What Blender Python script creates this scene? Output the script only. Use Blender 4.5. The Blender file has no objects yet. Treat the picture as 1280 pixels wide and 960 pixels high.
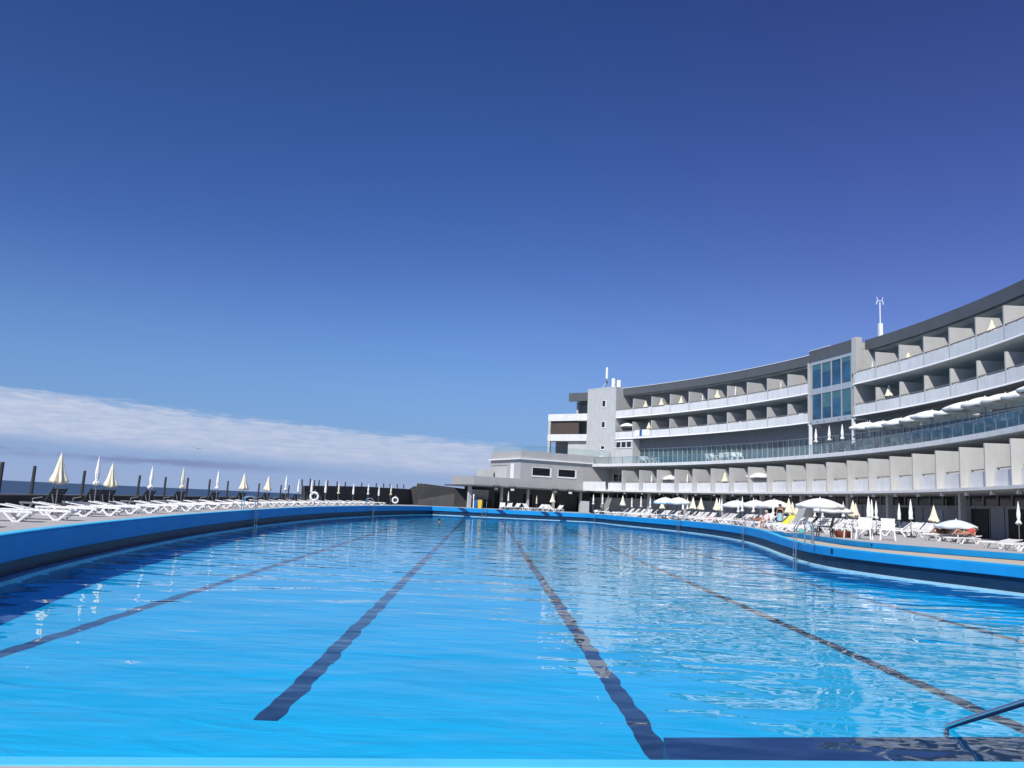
import bpy, bmesh, math, random
from math import sin, cos, pi, radians, hypot, atan2, sqrt
from mathutils import Vector, Matrix
from mathutils.geometry import tessellate_polygon

random.seed(11)
S = bpy.context.scene
COL = S.collection

# ------------------------------------------------------------------ camera
F = 1040.0                                  # focal length in units of 1280-wide photo pixels
ROLL = math.atan(0.0458)
PITCH = math.atan((598 + .0458 * 640 - 480) * cos(ROLL) / F)
YAW = radians(-1.3796)
H = 2.0

def wray(x, y):
    u, v = x - 640, -(y - 480)
    c, s = cos(ROLL), sin(ROLL)
    u2, v2 = u * c - v * s, u * s + v * c
    X, Y, Z = u2, F * cos(PITCH) - v2 * sin(PITCH), F * sin(PITCH) + v2 * cos(PITCH)
    c, s = cos(YAW), sin(YAW)
    return Vector((X * c - Y * s, X * s + Y * c, Z))

def at_z(x, y, z):
    """the point of a photo pixel on the level plane of height z"""
    r = wray(x, y)
    return Vector((0, 0, H)) + r * ((z - H) / r.z)

def at_Y(x, y, Y):
    r = wray(x, y)
    return Vector((0, 0, H)) + r * (Y / r.y)

cam = bpy.data.cameras.new('camera')
cam.sensor_width = 36; cam.lens = 36 * F / 1280
cam.clip_start = .05; cam.clip_end = 20000
co = bpy.data.objects.new('camera', cam); COL.objects.link(co)
right0 = Vector((cos(YAW), sin(YAW), 0)); F0 = Vector((-sin(YAW), cos(YAW), 0)); Zv = Vector((0, 0, 1))
fwd = F0 * cos(PITCH) + Zv * sin(PITCH); up0 = Zv * cos(PITCH) - F0 * sin(PITCH)
rr = right0 * cos(ROLL) + up0 * sin(ROLL); uu = up0 * cos(ROLL) - right0 * sin(ROLL)
co.matrix_world = Matrix(((rr.x, uu.x, -fwd.x, 0), (rr.y, uu.y, -fwd.y, 0), (rr.z, uu.z, -fwd.z, H), (0, 0, 0, 1)))
S.camera = co

# ------------------------------------------------------------------ light
SUN_EL = radians(43.5); SUN_AZ = atan2(-.47, -.88)
sdir = Vector((sin(SUN_AZ) * cos(SUN_EL), cos(SUN_AZ) * cos(SUN_EL), sin(SUN_EL)))
sl = bpy.data.lights.new('sun', 'SUN'); sl.energy = 4.6; sl.angle = radians(.5); sl.color = (1, .955, .88)
so = bpy.data.objects.new('sun', sl); COL.objects.link(so)
so.rotation_euler = sdir.to_track_quat('Z', 'Y').to_euler(); so.location = (-30, -30, 40)

W = bpy.data.worlds.new('World'); S.world = W; W.use_nodes = True
nt = W.node_tree; nt.nodes.clear()
def N(t, **k):
    n = nt.nodes.new(t)
    for a, b in k.items(): setattr(n, a, b)
    return n
def L(a, b): nt.links.new(a, b)
def M_(op, a, b=None, c=None):
    n = N('ShaderNodeMath', operation=op)
    for i, v in enumerate((a, b, c)):
        if v is None: continue
        if isinstance(v, (int, float)): n.inputs[i].default_value = v
        else: L(v, n.inputs[i])
    return n.outputs[0]
def ramp01(v, a, b):
    n = N('ShaderNodeMapRange', interpolation_type='SMOOTHSTEP'); n.clamp = True
    L(v, n.inputs[0])
    for i, w in ((1, a), (2, b)):
        if isinstance(w, (int, float)): n.inputs[i].default_value = w
        else: L(w, n.inputs[i])
    n.inputs[3].default_value = 0; n.inputs[4].default_value = 1
    return n.outputs[0]
SKY = .115
sky = N('ShaderNodeTexSky', sky_type='NISHITA'); sky.sun_disc = False
sky.sun_elevation = SUN_EL; sky.sun_rotation = SUN_AZ % (2 * pi)
sky.altitude = 0; sky.air_density = 1.0; sky.dust_density = .25; sky.ozone_density = 4.0
hs = N('ShaderNodeHueSaturation'); hs.inputs['Saturation'].default_value = 1.12; hs.inputs['Value'].default_value = .95
hs.inputs['Hue'].default_value = .503
tn = N('ShaderNodeMix', data_type='RGBA', blend_type='MULTIPLY'); tn.inputs[0].default_value = 1; tn.inputs[7].default_value = (.985 * SKY, .885 * SKY, .99 * SKY, 1)
L(sky.outputs[0], tn.inputs[6]); gm = N('ShaderNodeGamma'); gm.inputs[1].default_value = 1.29; L(tn.outputs[2], gm.inputs[0])
sc_ = N('ShaderNodeMix', data_type='RGBA', blend_type='MULTIPLY'); sc_.clamp_result = False; sc_.inputs[0].default_value = 1; sc_.inputs[7].default_value = (1.06 / SKY, 1.06 / SKY, 1.06 / SKY, 1)
L(gm.outputs[0], sc_.inputs[6]); 
vio = N('ShaderNodeMix', data_type='RGBA', blend_type='MULTIPLY'); vio.inputs[7].default_value = (1.04, .87, .91, 1); VIO = vio   # the photo's sky turns violet away from the sea
L(sc_.outputs[2], vio.inputs[6]); L(vio.outputs[2], hs.inputs['Color'])
tc = N('ShaderNodeTexCoord'); sx = N('ShaderNodeSeparateXYZ'); L(tc.outputs['Generated'], sx.inputs[0])
el = M_('MULTIPLY', M_('ARCSINE', sx.outputs[2]), 180 / pi)
az = M_('MULTIPLY', M_('ARCTAN2', sx.outputs[0], sx.outputs[1]), 180 / pi)
L(ramp01(az, -8, 32), VIO.inputs[0])
cmb = N('ShaderNodeCombineXYZ'); L(M_('MULTIPLY', az, .16), cmb.inputs[0]); L(M_('MULTIPLY', el, 1.1), cmb.inputs[1])
def noise(scale, detail, rough, z=0.0):
    n = N('ShaderNodeTexNoise'); n.inputs['Scale'].default_value = scale; n.inputs['Detail'].default_value = detail
    n.inputs['Roughness'].default_value = rough
    m = N('ShaderNodeVectorMath', operation='ADD'); L(cmb.outputs[0], m.inputs[0]); m.inputs[1].default_value = (z, z * 1.7, z)
    L(m.outputs[0], n.inputs['Vector']); return n.outputs[0]
n1 = noise(.9, 8, .62); n2 = noise(3.2, 8, .68, 3.1)
top = M_('ADD', M_('ADD', M_('MULTIPLY_ADD', az, -.050, 3.95), M_('MULTIPLY_ADD', n1, 1.9, -.95)), M_('MULTIPLY_ADD', n2, 1.1, -.55))
bot = M_('ADD', M_('MULTIPLY_ADD', az, -.03, 1.05), M_('MULTIPLY_ADD', n1, .5, -.25))
tA = M_('ADD', top, -.55); tB = M_('ADD', top, .15)
m1 = M_('SUBTRACT', 1.0, ramp01(el, tA, tB))
bB = M_('ADD', bot, 1.3)
m2 = ramp01(el, bot, bB)
body = M_('MULTIPLY', M_('MULTIPLY', m1, m2), M_('SUBTRACT', 1.0, ramp01(az, -2, 9)))
body = M_('MULTIPLY', body, M_('MULTIPLY_ADD', ramp01(n2, .28, .7), .45, .55))
body = M_('MULTIPLY', body, M_('MULTIPLY_ADD', ramp01(az, -34, -8), -.18, .95))
# far dark cloud streaks low over the sea
st_c = M_('ADD', M_('MULTIPLY_ADD', az, -.015, 1.15), M_('MULTIPLY_ADD', n1, .7, -.35))
st_d = M_('ABSOLUTE', M_('SUBTRACT', el, st_c))
st = M_('MULTIPLY', M_('MULTIPLY', M_('SUBTRACT', 1.0, ramp01(M_('ADD', st_d, M_('MULTIPLY', M_('SUBTRACT', n2, .5), .7)), .02, .34)), ramp01(n1, .30, .55)), M_('SUBTRACT', 1.0, ramp01(az, -20, -10)))
# sea-level air: pale violet
hz0 = M_('MULTIPLY', M_('SUBTRACT', 1.0, ramp01(el, -2, 17)), .95)
hz = M_('MULTIPLY', M_('SUBTRACT', 1.0, ramp01(el, .3, 4.2)), .9)
def mix(f, a, b):
    n = N('ShaderNodeMix', data_type='RGBA'); L(f, n.inputs[0]); L(a, n.inputs[6])
    if isinstance(b, tuple): n.inputs[7].default_value = (*b, 1)
    else: L(b, n.inputs[7])
    return n.outputs[2]
k = 1 / SKY
c0 = mix(hz0, hs.outputs[0], (.135 * k, .32 * k, .64 * k))
c1 = mix(hz, c0, (.33 * k, .43 * k, .67 * k))
c2 = mix(body, c1, (.60 * k, .64 * k, .79 * k))
c3 = mix(M_('MULTIPLY', st, .8), c2, (.20 * k, .25 * k, .47 * k))
bg = N('ShaderNodeBackground'); bg.inputs[1].default_value = SKY; L(c3, bg.inputs[0])
wo = N('ShaderNodeOutputWorld'); L(bg.outputs[0], wo.inputs[0])

vs = S.view_settings; vs.view_transform = 'Standard'; vs.look = 'None'; vs.gamma = 1; vs.exposure = 0; vs.use_curve_mapping = False
try:
    S.cycles.use_denoising = True; S.cycles.max_bounces = 8; S.cycles.transparent_max_bounces = 12
    S.cycles.caustics_reflective = False; S.cycles.caustics_refractive = False
except Exception: pass

# ------------------------------------------------------------------ materials
MATS = {}
def mat(name, col, rough=.6, var=.10, scale=3.0, bump=0.0, bscale=40, metal=0.0, spec=.25, streak=0.0, spots=0.0):
    if name in MATS: return MATS[name]
    m = bpy.data.materials.new(name); m.use_nodes = True
    t = m.node_tree; n = t.nodes; p = n['Principled BSDF']
    p.inputs['Roughness'].default_value = rough; p.inputs['Metallic'].default_value = metal
    p.inputs['Specular IOR Level'].default_value = spec
    g = n.new('ShaderNodeTexCoord')
    nz = n.new('ShaderNodeTexNoise'); nz.inputs['Scale'].default_value = scale; nz.inputs['Detail'].default_value = 6; nz.inputs['Roughness'].default_value = .6
    t.links.new(g.outputs['Object'], nz.inputs['Vector'])
    cr = n.new('ShaderNodeValToRGB')
    cr.color_ramp.elements[0].position = .3; cr.color_ramp.elements[1].position = .7
    cr.color_ramp.elements[0].color = (*[c * (1 - var) for c in col], 1)
    cr.color_ramp.elements[1].color = (*[min(1, c * (1 + var)) for c in col], 1)
    t.links.new(nz.outputs[0], cr.inputs[0]); out = cr.outputs[0]
    if streak:                                   # rain streaks running down painted walls
        mp = n.new('ShaderNodeMapping'); mp.inputs['Scale'].default_value = (1.6, 1.6, .16)
        t.links.new(g.outputs['Object'], mp.inputs[0])
        n2_ = n.new('ShaderNodeTexNoise'); n2_.inputs['Scale'].default_value = 1.5; n2_.inputs['Detail'].default_value = 8; n2_.inputs['Roughness'].default_value = .7
        t.links.new(mp.outputs[0], n2_.inputs['Vector'])
        r2 = n.new('ShaderNodeMapRange'); r2.inputs[1].default_value = .5; r2.inputs[2].default_value = .8; r2.inputs[3].default_value = 0; r2.inputs[4].default_value = streak
        t.links.new(n2_.outputs[0], r2.inputs[0])
        mx = n.new('ShaderNodeMix'); mx.data_type = 'RGBA'; t.links.new(r2.outputs[0], mx.inputs[0]); t.links.new(out, mx.inputs[6])
        mx.inputs[7].default_value = (*[c * .45 for c in col], 1); out = mx.outputs[2]
    if spots:
        n3 = n.new('ShaderNodeTexNoise'); n3.inputs['Scale'].default_value = .9; n3.inputs['Detail'].default_value = 10; n3.inputs['Roughness'].default_value = .75
        t.links.new(g.outputs['Object'], n3.inputs['Vector'])
        r3 = n.new('ShaderNodeMapRange'); r3.inputs[1].default_value = .55; r3.inputs[2].default_value = .75; r3.inputs[3].default_value = 0; r3.inputs[4].default_value = spots
        t.links.new(n3.outputs[0], r3.inputs[0])
        mx = n.new('ShaderNodeMix'); mx.data_type = 'RGBA'; t.links.new(r3.outputs[0], mx.inputs[0]); t.links.new(out, mx.inputs[6])
        mx.inputs[7].default_value = (*[c * .55 for c in col], 1); out = mx.outputs[2]
    t.links.new(out, p.inputs['Base Color'])
    if bump:
        nb = n.new('ShaderNodeTexNoise'); nb.inputs['Scale'].default_value = bscale; nb.inputs['Detail'].default_value = 4
        t.links.new(g.outputs['Object'], nb.inputs['Vector'])
        b = n.new('ShaderNodeBump'); b.inputs['Strength'].default_value = bump; b.inputs['Distance'].default_value = .02
        t.links.new(nb.outputs[0], b.inputs['Height']); t.links.new(b.outputs[0], p.inputs['Normal'])
    MATS[name] = m; return m

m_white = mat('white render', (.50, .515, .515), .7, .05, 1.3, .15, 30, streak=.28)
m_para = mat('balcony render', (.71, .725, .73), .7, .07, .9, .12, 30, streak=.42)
m_fin = mat('fin render', (.49, .49, .475), .75, .05, 1.1, .12, 30, streak=.22)
m_grey = mat('mid grey render', (.42, .42, .42), .75, .06, .8, .15, 25, streak=.22)
m_dark = mat('dark grey fascia', (.108, .118, .13), .6, .08, .7, .08, 30, streak=.2)
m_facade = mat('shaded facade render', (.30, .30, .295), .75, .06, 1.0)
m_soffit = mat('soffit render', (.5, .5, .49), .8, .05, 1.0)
m_gwall = mat('ground floor panel', (.30, .315, .33), .55, .06, .6, .05, 20, streak=.15)
m_glass = mat('window glass', (.05, .10, .11), .06, .6, .45, 0, spec=.8)
m_bglass = mat('blue window glass', (.03, .09, .16), .05, .75, .35, 0, spec=.8)
m_dglass = mat('dark glass', (.012, .014, .017), .08, .2, .5, 0, spec=.6)
m_alu = mat('aluminium', (.55, .58, .60), .35, .05, 3, 0, metal=.4)
m_whitep = mat('white plastic', (.83, .83, .82), .4, .04, 5, .03, 60, spots=.08)
m_whitem = mat('white paint metal', (.80, .81, .82), .4, .04, 3)
m_char = mat('charcoal mesh fabric', (.045, .048, .055), .7, .15, 20, .1, 200)
m_black = mat('black plastic', (.012, .012, .014), .5, .1, 10)
m_canvas = mat('cream canvas', (.80, .745, .58), .85, .05, 4, .15, 18)
m_canvasw = mat('white canvas', (.84, .84, .81), .85, .04, 4, .15, 18)
m_pole = mat('grey pole metal', (.24, .25, .26), .4, .1, 6, metal=.3)
m_steel = mat('polished steel', (.74, .73, .72), .20, .06, 8, metal=1.0)
m_deck = mat('concrete deck', (.48, .47, .46), .85, .08, .7, .2, 25, spots=.25)
m_tan = mat('tan walkway', (.58, .50, .41), .85, .08, 1.4, .15, 30, spots=.25)
m_blue = mat('bright blue pool paint', (.010, .27, .60), .6, .09, .9, .06, 20, streak=.28, spots=.12)
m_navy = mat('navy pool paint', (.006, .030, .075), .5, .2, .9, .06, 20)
m_lblue = mat('light blue coping paint', (.09, .60, .90), .5, .07, 1.2, .08, 20, spots=.15)
m_ledge = mat('pale ledge paint', (.36, .62, .74), .6, .15, .8, .08, 20, spots=.3)
m_line = mat('lane line tile', (.022, .026, .055), .5, .25, 3)
m_step = mat('dark step paint', (.018, .028, .085), .5, .12, 1.5, spots=.3)
m_seaw = mat('dark sea wall', (.050, .052, .056), .85, .2, .5, .3, 8, spots=.4)
m_stone = mat('brown stone', (.13, .115, .10), .9, .35, 1.2, .5, 6, spots=.4)
m_post = mat('weathered dark wood', (.055, .058, .062), .85, .2, 8, .3, 30)
m_rock = mat('cliff rock', (.10, .09, .08), .9, .3, .3, .5, 2)
m_brown = mat('brown slat shutter', (.11, .085, .075), .6, .15, 2)
m_skin = mat('skin', (.50, .27, .18), .55, .06, 8)
m_skin2 = mat('tanned skin', (.33, .16, .10), .55, .06, 8)
m_hair = mat('dark hair', (.03, .018, .012), .6, .2, 30)
m_hairw = mat('grey hair', (.45, .43, .40), .6, .1, 30)
m_yel = mat('yellow cotton', (.75, .70, .08), .8, .08, 8)
m_red = mat('red cotton', (.55, .10, .09), .8, .15, 8)
m_pink = mat('pink cotton', (.75, .42, .40), .8, .1, 8)
m_teal = mat('teal cotton', (.08, .42, .36), .8, .1, 8)
m_ltblue = mat('pale blue cotton', (.26, .50, .58), .8, .08, 8)
m_pat = mat('rust patterned fabric', (.30, .09, .05), .8, .6, 22)
m_bin_b = mat('blue bin plastic', (.02, .12, .42), .5, .05, 5)
m_bin_y = mat('yellow bin plastic', (.75, .52, .04), .5, .05, 5)
m_fade = mat('pale floor paint', (.030, .30, .70), .5, .05, .5)

# slatted shutter: horizontal slats in the material
def slats(m, freq):
    t = m.node_tree; n = t.nodes; p = n['Principled BSDF']
    g = n.new('ShaderNodeTexCoord'); w = n.new('ShaderNodeTexWave'); w.bands_direction = 'Z'; w.inputs['Scale'].default_value = freq
    t.links.new(g.outputs['Object'], w.inputs['Vector'])
    b = n.new('ShaderNodeBump'); b.inputs['Strength'].default_value = .8; b.inputs['Distance'].default_value = .05
    t.links.new(w.outputs['Color'], b.inputs['Height']); t.links.new(b.outputs[0], p.inputs['Normal'])
slats(m_brown, 4)

def seethrough(name, tint, fac):
    m = bpy.data.materials.new(name); m.use_nodes = True; t = m.node_tree; n = t.nodes; n.clear()
    o = n.new('ShaderNodeOutputMaterial'); mx = n.new('ShaderNodeMixShader'); tr = n.new('ShaderNodeBsdfTransparent'); gl = n.new('ShaderNodeBsdfGlossy')
    tr.inputs[0].default_value = (*tint, 1); gl.inputs[0].default_value = (.9, .95, .95, 1); gl.inputs['Roughness'].default_value = .03
    fr = n.new('ShaderNodeFresnel'); fr.inputs[0].default_value = 1.5
    ad = n.new('ShaderNodeMath'); ad.operation = 'MULTIPLY_ADD'; ad.inputs[1].default_value = .22; ad.inputs[2].default_value = fac
    t.links.new(fr.outputs[0], ad.inputs[0]); t.links.new(ad.outputs[0], mx.inputs[0])
    t.links.new(tr.outputs[0], mx.inputs[1]); t.links.new(gl.outputs[0], mx.inputs[2]); t.links.new(mx.outputs[0], o.inputs[0])
    return m
m_rail = seethrough('balustrade glass', (.90, .955, .955), .015)
MATS['rail'] = m_rail

def water_mat():
    m = bpy.data.materials.new('pool water'); m.use_nodes = True; t = m.node_tree; n = t.nodes; n.clear()
    o = n.new('ShaderNodeOutputMaterial'); mx = n.new('ShaderNodeMixShader'); tr = n.new('ShaderNodeBsdfTransparent'); gl = n.new('ShaderNodeBsdfGlossy')
    tr.inputs[0].default_value = (.62, .94, .985, 1); gl.inputs[0].default_value = (.95, .97, 1, 1); gl.inputs['Roughness'].default_value = .012
    g = n.new('ShaderNodeTexCoord')
    def nz(sc, det, dist, stretch=(1, 1, 1)):
        mp = n.new('ShaderNodeMapping'); mp.inputs['Scale'].default_value = stretch; mp.inputs['Rotation'].default_value = (0, 0, .25)
        t.links.new(g.outputs['Object'], mp.inputs[0])
        a = n.new('ShaderNodeTexNoise'); a.inputs['Scale'].default_value = sc; a.inputs['Detail'].default_value = det; a.inputs['Roughness'].default_value = .5
        a.inputs['Distortion'].default_value = dist
        t.links.new(mp.outputs[0], a.inputs['Vector']); return a.outputs[0]
    # calm patches and ruffled patches
    big = nz(.11, 2, 0)
    mr = n.new('ShaderNodeMapRange'); mr.inputs[1].default_value = .36; mr.inputs[2].default_value = .62; mr.inputs[3].default_value = .3; mr.inputs[4].default_value = 1.0
    t.links.new(big, mr.inputs[0])
    def mul(a, b):
        q = n.new('ShaderNodeMath'); q.operation = 'MULTIPLY'; t.links.new(a, q.inputs[0])
        if isinstance(b, float): q.inputs[1].default_value = b
        else: t.links.new(b, q.inputs[1])
        return q.outputs[0]
    def add(a, b):
        q = n.new('ShaderNodeMath'); q.operation = 'ADD'; t.links.new(a, q.inputs[0]); t.links.new(b, q.inputs[1]); return q.outputs[0]
    w = add(mul(nz(.62, 1, .3, (.8, 1.3, 1)), .042), mul(mul(nz(1.75, 1.2, .4, (.75, 1.3, 1)), mr.outputs[0]), .020))
    w = add(w, mul(mul(nz(6.5, 1, .4), mr.outputs[0]), .0012))
    b = n.new('ShaderNodeBump'); b.inputs['Strength'].default_value = 1.0; b.inputs['Distance'].default_value = 1.0
    t.links.new(w, b.inputs['Height']); t.links.new(b.outputs[0], gl.inputs['Normal'])
    # Schlick's Fresnel, the same from above and from below (light that has entered the water leaves it the same way)
    ge = n.new('ShaderNodeNewGeometry'); dt = n.new('ShaderNodeVectorMath'); dt.operation = 'DOT_PRODUCT'
    t.links.new(ge.outputs['Incoming'], dt.inputs[0]); t.links.new(b.outputs[0], dt.inputs[1])
    def mth(op, a, c=None):
        q = n.new('ShaderNodeMath'); q.operation = op; q.use_clamp = op == 'SUBTRACT'
        for i_, v_ in enumerate((a, c)):
            if v_ is None: continue
            if isinstance(v_, float): q.inputs[i_].default_value = v_
            else: t.links.new(v_, q.inputs[i_])
        return q.outputs[0]
    om = mth('SUBTRACT', 1.0, mth('ABSOLUTE', dt.outputs['Value']))
    frv = mth('ADD', mth('MULTIPLY', mth('POWER', om, 5.0), .98), .02)
    mu = n.new('ShaderNodeMath'); mu.operation = 'MULTIPLY'; mu.inputs[1].default_value = .97
    t.links.new(frv, mu.inputs[0]); t.links.new(mu.outputs[0], mx.inputs[0])
    t.links.new(tr.outputs[0], mx.inputs[1]); t.links.new(gl.outputs[0], mx.inputs[2]); t.links.new(mx.outputs[0], o.inputs[0])
    MATS['pool water'] = m; return m
m_water = water_mat()

def sea_mat():
    m = mat('sea water', (.012, .030, .058), .35, .25, .02, .9, .35, spec=.35)
    return m
m_sea = sea_mat()
def floor_mat():
    # soft caustic light put into the floor's bumps and tone variation
    m = mat('pool floor paint', (.006, .57, .92), .6, .08, .45)
    t = m.node_tree; n = t.nodes; p = n['Principled BSDF']
    g = n.new('ShaderNodeTexCoord'); mp = n.new('ShaderNodeMapping'); mp.inputs['Scale'].default_value = (.55, 1.5, 1); mp.inputs['Rotation'].default_value = (0, 0, .2)
    a = n.new('ShaderNodeTexNoise'); a.inputs['Scale'].default_value = 1.5; a.inputs['Detail'].default_value = 2.5; a.inputs['Distortion'].default_value = .8
    b = n.new('ShaderNodeBump'); b.inputs['Strength'].default_value = 1; b.inputs['Distance'].default_value = .055
    t.links.new(g.outputs['Object'], mp.inputs[0]); t.links.new(mp.outputs[0], a.inputs['Vector']); t.links.new(a.outputs[0], b.inputs['Height']); t.links.new(b.outputs[0], p.inputs['Normal'])
    return m
m_floor = floor_mat()

# ------------------------------------------------------------------ mesh helpers
class MB:
    def __init__(s): s.v = []; s.f = []
    def add(s, vs, fs):
        k = len(s.v); s.v += [tuple(v) for v in vs]; s.f += [tuple(i + k for i in f) for f in fs]; return s
    def hexa(s, p):                              # 8 points: bottom 4 then top 4, both counterclockwise
        return s.add(p, [(3, 2, 1, 0), (4, 5, 6, 7), (0, 1, 5, 4), (1, 2, 6, 5), (2, 3, 7, 6), (3, 0, 4, 7)])
    def box(s, x0, x1, y0, y1, z0, z1):
        return s.hexa([(x0, y0, z0), (x1, y0, z0), (x1, y1, z0), (x0, y1, z0), (x0, y0, z1), (x1, y0, z1), (x1, y1, z1), (x0, y1, z1)])
    def bar(s, a, b, w, h, up=(0, 0, 1)):         # rectangular bar from a to b
        a, b = Vector(a), Vector(b); d = (b - a).normalized(); u = Vector(up)
        if abs(d.dot(u)) > .98: u = Vector((1, 0, 0))
        r = d.cross(u).normalized() * (w / 2); u = r.cross(d).normalized() * (h / 2)
        return s.hexa([a - r - u, a + r - u, b + r - u, b - r - u, a - r + u, a + r + u, b + r + u, b - r + u])
    def tube(s, pts, r, n=8, cap=True):
        pts = [Vector(p) for p in pts]; rings = []; k0 = len(s.v); prev = None
        for i, p in enumerate(pts):
            d = (pts[min(i + 1, len(pts) - 1)] - pts[max(i - 1, 0)]).normalized()
            if prev is None: u = d.orthogonal().normalized()
            else: u = (prev - d * prev.dot(d)).normalized()
            prev = u; w = d.cross(u); rad = r[i] if isinstance(r, (list, tuple)) else r
            rings.append([p + (u * cos(2 * pi * j / n) + w * sin(2 * pi * j / n)) * rad for j in range(n)])
        vs = [q for g in rings for q in g]; fs = []
        for i in range(len(pts) - 1):
            for j in range(n): fs.append((i * n + j, i * n + (j + 1) % n, (i + 1) * n + (j + 1) % n, (i + 1) * n + j))
        if cap: fs.append(tuple(range(n))[::-1]); fs.append(tuple((len(pts) - 1) * n + j for j in range(n)))
        return s.add(vs, fs)
    def lathe(s, prof, n=16, fn=None, c=(0, 0, 0), cap=True):   # prof: (r, z); fn(phi, i) scales r
        vs = []; fs = []
        for i, (r, z) in enumerate(prof):
            for j in range(n):
                ph = 2 * pi * j / n; k, dz = fn(ph, i) if fn else (1, 0)
                vs.append((c[0] + r * k * cos(ph), c[1] + r * k * sin(ph), c[2] + z + dz))
        for i in range(len(prof) - 1):
            for j in range(n): fs.append((i * n + j, i * n + (j + 1) % n, (i + 1) * n + (j + 1) % n, (i + 1) * n + j))
        if cap: fs.append(tuple(range(n))[::-1]); fs.append(tuple((len(prof) - 1) * n + j for j in range(n)))
        return s.add(vs, fs)
    def prism(s, poly, z0, z1):
        n = len(poly); vs = [(p[0], p[1], z0) for p in poly] + [(p[0], p[1], z1) for p in poly]
        fs = [(i, (i + 1) % n, n + (i + 1) % n, n + i) for i in range(n)]
        tri = tessellate_polygon([[Vector((p[0], p[1], 0)) for p in poly]])
        for a, b, c in tri: fs.append((a + n, b + n, c + n)); fs.append((c, b, a))
        return s.add(vs, fs)
    def sheet(s, poly, z):
        tri = tessellate_polygon([[Vector((p[0], p[1], 0)) for p in poly]])
        return s.add([(p[0], p[1], z) for p in poly], [tuple(t) for t in tri])
    def build(s, name, m, parent=None, smooth=False, loc=None, mesh_only=False, bevel=0):
        me = bpy.data.meshes.new(name); me.from_pydata(s.v, [], s.f)
        bm = bmesh.new(); bm.from_mesh(me); bmesh.ops.recalc_face_normals(bm, faces=bm.faces)
        if max(v[2] for v in s.v) - min(v[2] for v in s.v) < 1e-6:        # a level sheet faces up
            bmesh.ops.reverse_faces(bm, faces=[f for f in bm.faces if f.normal.z < 0])
        if bevel: bmesh.ops.bevel(bm, geom=list(bm.edges), offset=bevel, segments=2, affect='EDGES', profile=.5, clamp_overlap=True)
        bm.to_mesh(me); bm.free()
        if smooth: me.polygons.foreach_set('use_smooth', [True] * len(me.polygons))
        me.materials.append(m)
        o = bpy.data.objects.new(name, me); COL.objects.link(o)
        if parent: o.parent = parent
        if loc: o.location = loc
        return o

def sharp_smooth(o, ang=40):
    me = o.data; me.polygons.foreach_set('use_smooth', [True] * len(me.polygons))
    try: me.set_sharp_from_angle(angle=radians(ang))
    except Exception: pass
    return o
def tag(o, label=None, cat=None, group=None, kind=None):
    if label: o['label'] = label
    if cat: o['category'] = cat
    if group: o['group'] = group
    if kind: o['kind'] = kind
    return o
def thing(name, label, cat, loc=(0, 0, 0), rz=0, group=None):
    o = bpy.data.objects.new(name, None); COL.objects.link(o); o.location = loc; o.rotation_euler = (0, 0, rz)
    o.empty_display_size = .2
    return tag(o, label, cat, group)
def kids(o): return [c for c in KID.get(o.name, [])]
def tree_of(o):
    return list(o.children)
def dup(root, loc, rz, label, group=None, scale=None, name=None):
    r = root.copy(); COL.objects.link(r); r.location = loc; r.rotation_euler = (0, 0, rz)
    if name: r.name = name
    if scale: r.scale = scale
    r['label'] = label
    if group: r['group'] = group
    for c in PROTO[root.name]:
        a = c[0].copy(); COL.objects.link(a); a.parent = r
        for g in c[1]:
            b = g.copy(); COL.objects.link(b); b.parent = a
    return r
PROTO = {}
def proto(root, parts):                            # parts: list of (part, [sub-parts])
    PROTO[root.name] = [(p if isinstance(p, tuple) else (p, [])) for p in parts]; return root
USED = set()
def place(root, loc, rz, label, group=None, scale=None):
    if root.name not in USED:
        USED.add(root.name); root.location = loc; root.rotation_euler = (0, 0, rz)
        if scale: root.scale = scale
        root['label'] = label
        if group: root['group'] = group
        return root
    return dup(root, loc, rz, label, group, scale)

ORD = ['', 'first', 'second', 'third', 'fourth', 'fifth', 'sixth', 'seventh', 'eighth', 'ninth', 'tenth', 'eleventh', 'twelfth', 'thirteenth',
       'fourteenth', 'fifteenth', 'sixteenth', 'seventeenth', 'eighteenth', 'nineteenth', 'twentieth', 'twenty-first', 'twenty-second', 'twenty-third',
       'twenty-fourth', 'twenty-fifth', 'twenty-sixth', 'twenty-seventh', 'twenty-eighth', 'twenty-ninth', 'thirtieth', 'thirty-first', 'thirty-second',
       'thirty-third', 'thirty-fourth', 'thirty-fifth', 'thirty-sixth', 'thirty-seventh', 'thirty-eighth', 'thirty-ninth', 'fortieth']

# ------------------------------------------------------------------ pool outline
def spline(pts, step=1.0):
    pts = [Vector(p) for p in pts]; out = []
    for i in range(len(pts) - 1):
        p0 = pts[i - 1] if i else pts[0] * 2 - pts[1]; p1, p2 = pts[i], pts[i + 1]
        p3 = pts[i + 2] if i + 2 < len(pts) else pts[-1] * 2 - pts[-2]
        n = max(2, int((p2 - p1).length / step))
        for j in range(n):
            t = j / n
            out.append(.5 * ((2 * p1) + (p2 - p0) * t + (2 * p0 - 5 * p1 + 4 * p2 - p3) * t * t + (3 * p1 - p0 - 3 * p2 + p3) * t ** 3))
    out.append(pts[-1]); return out
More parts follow.
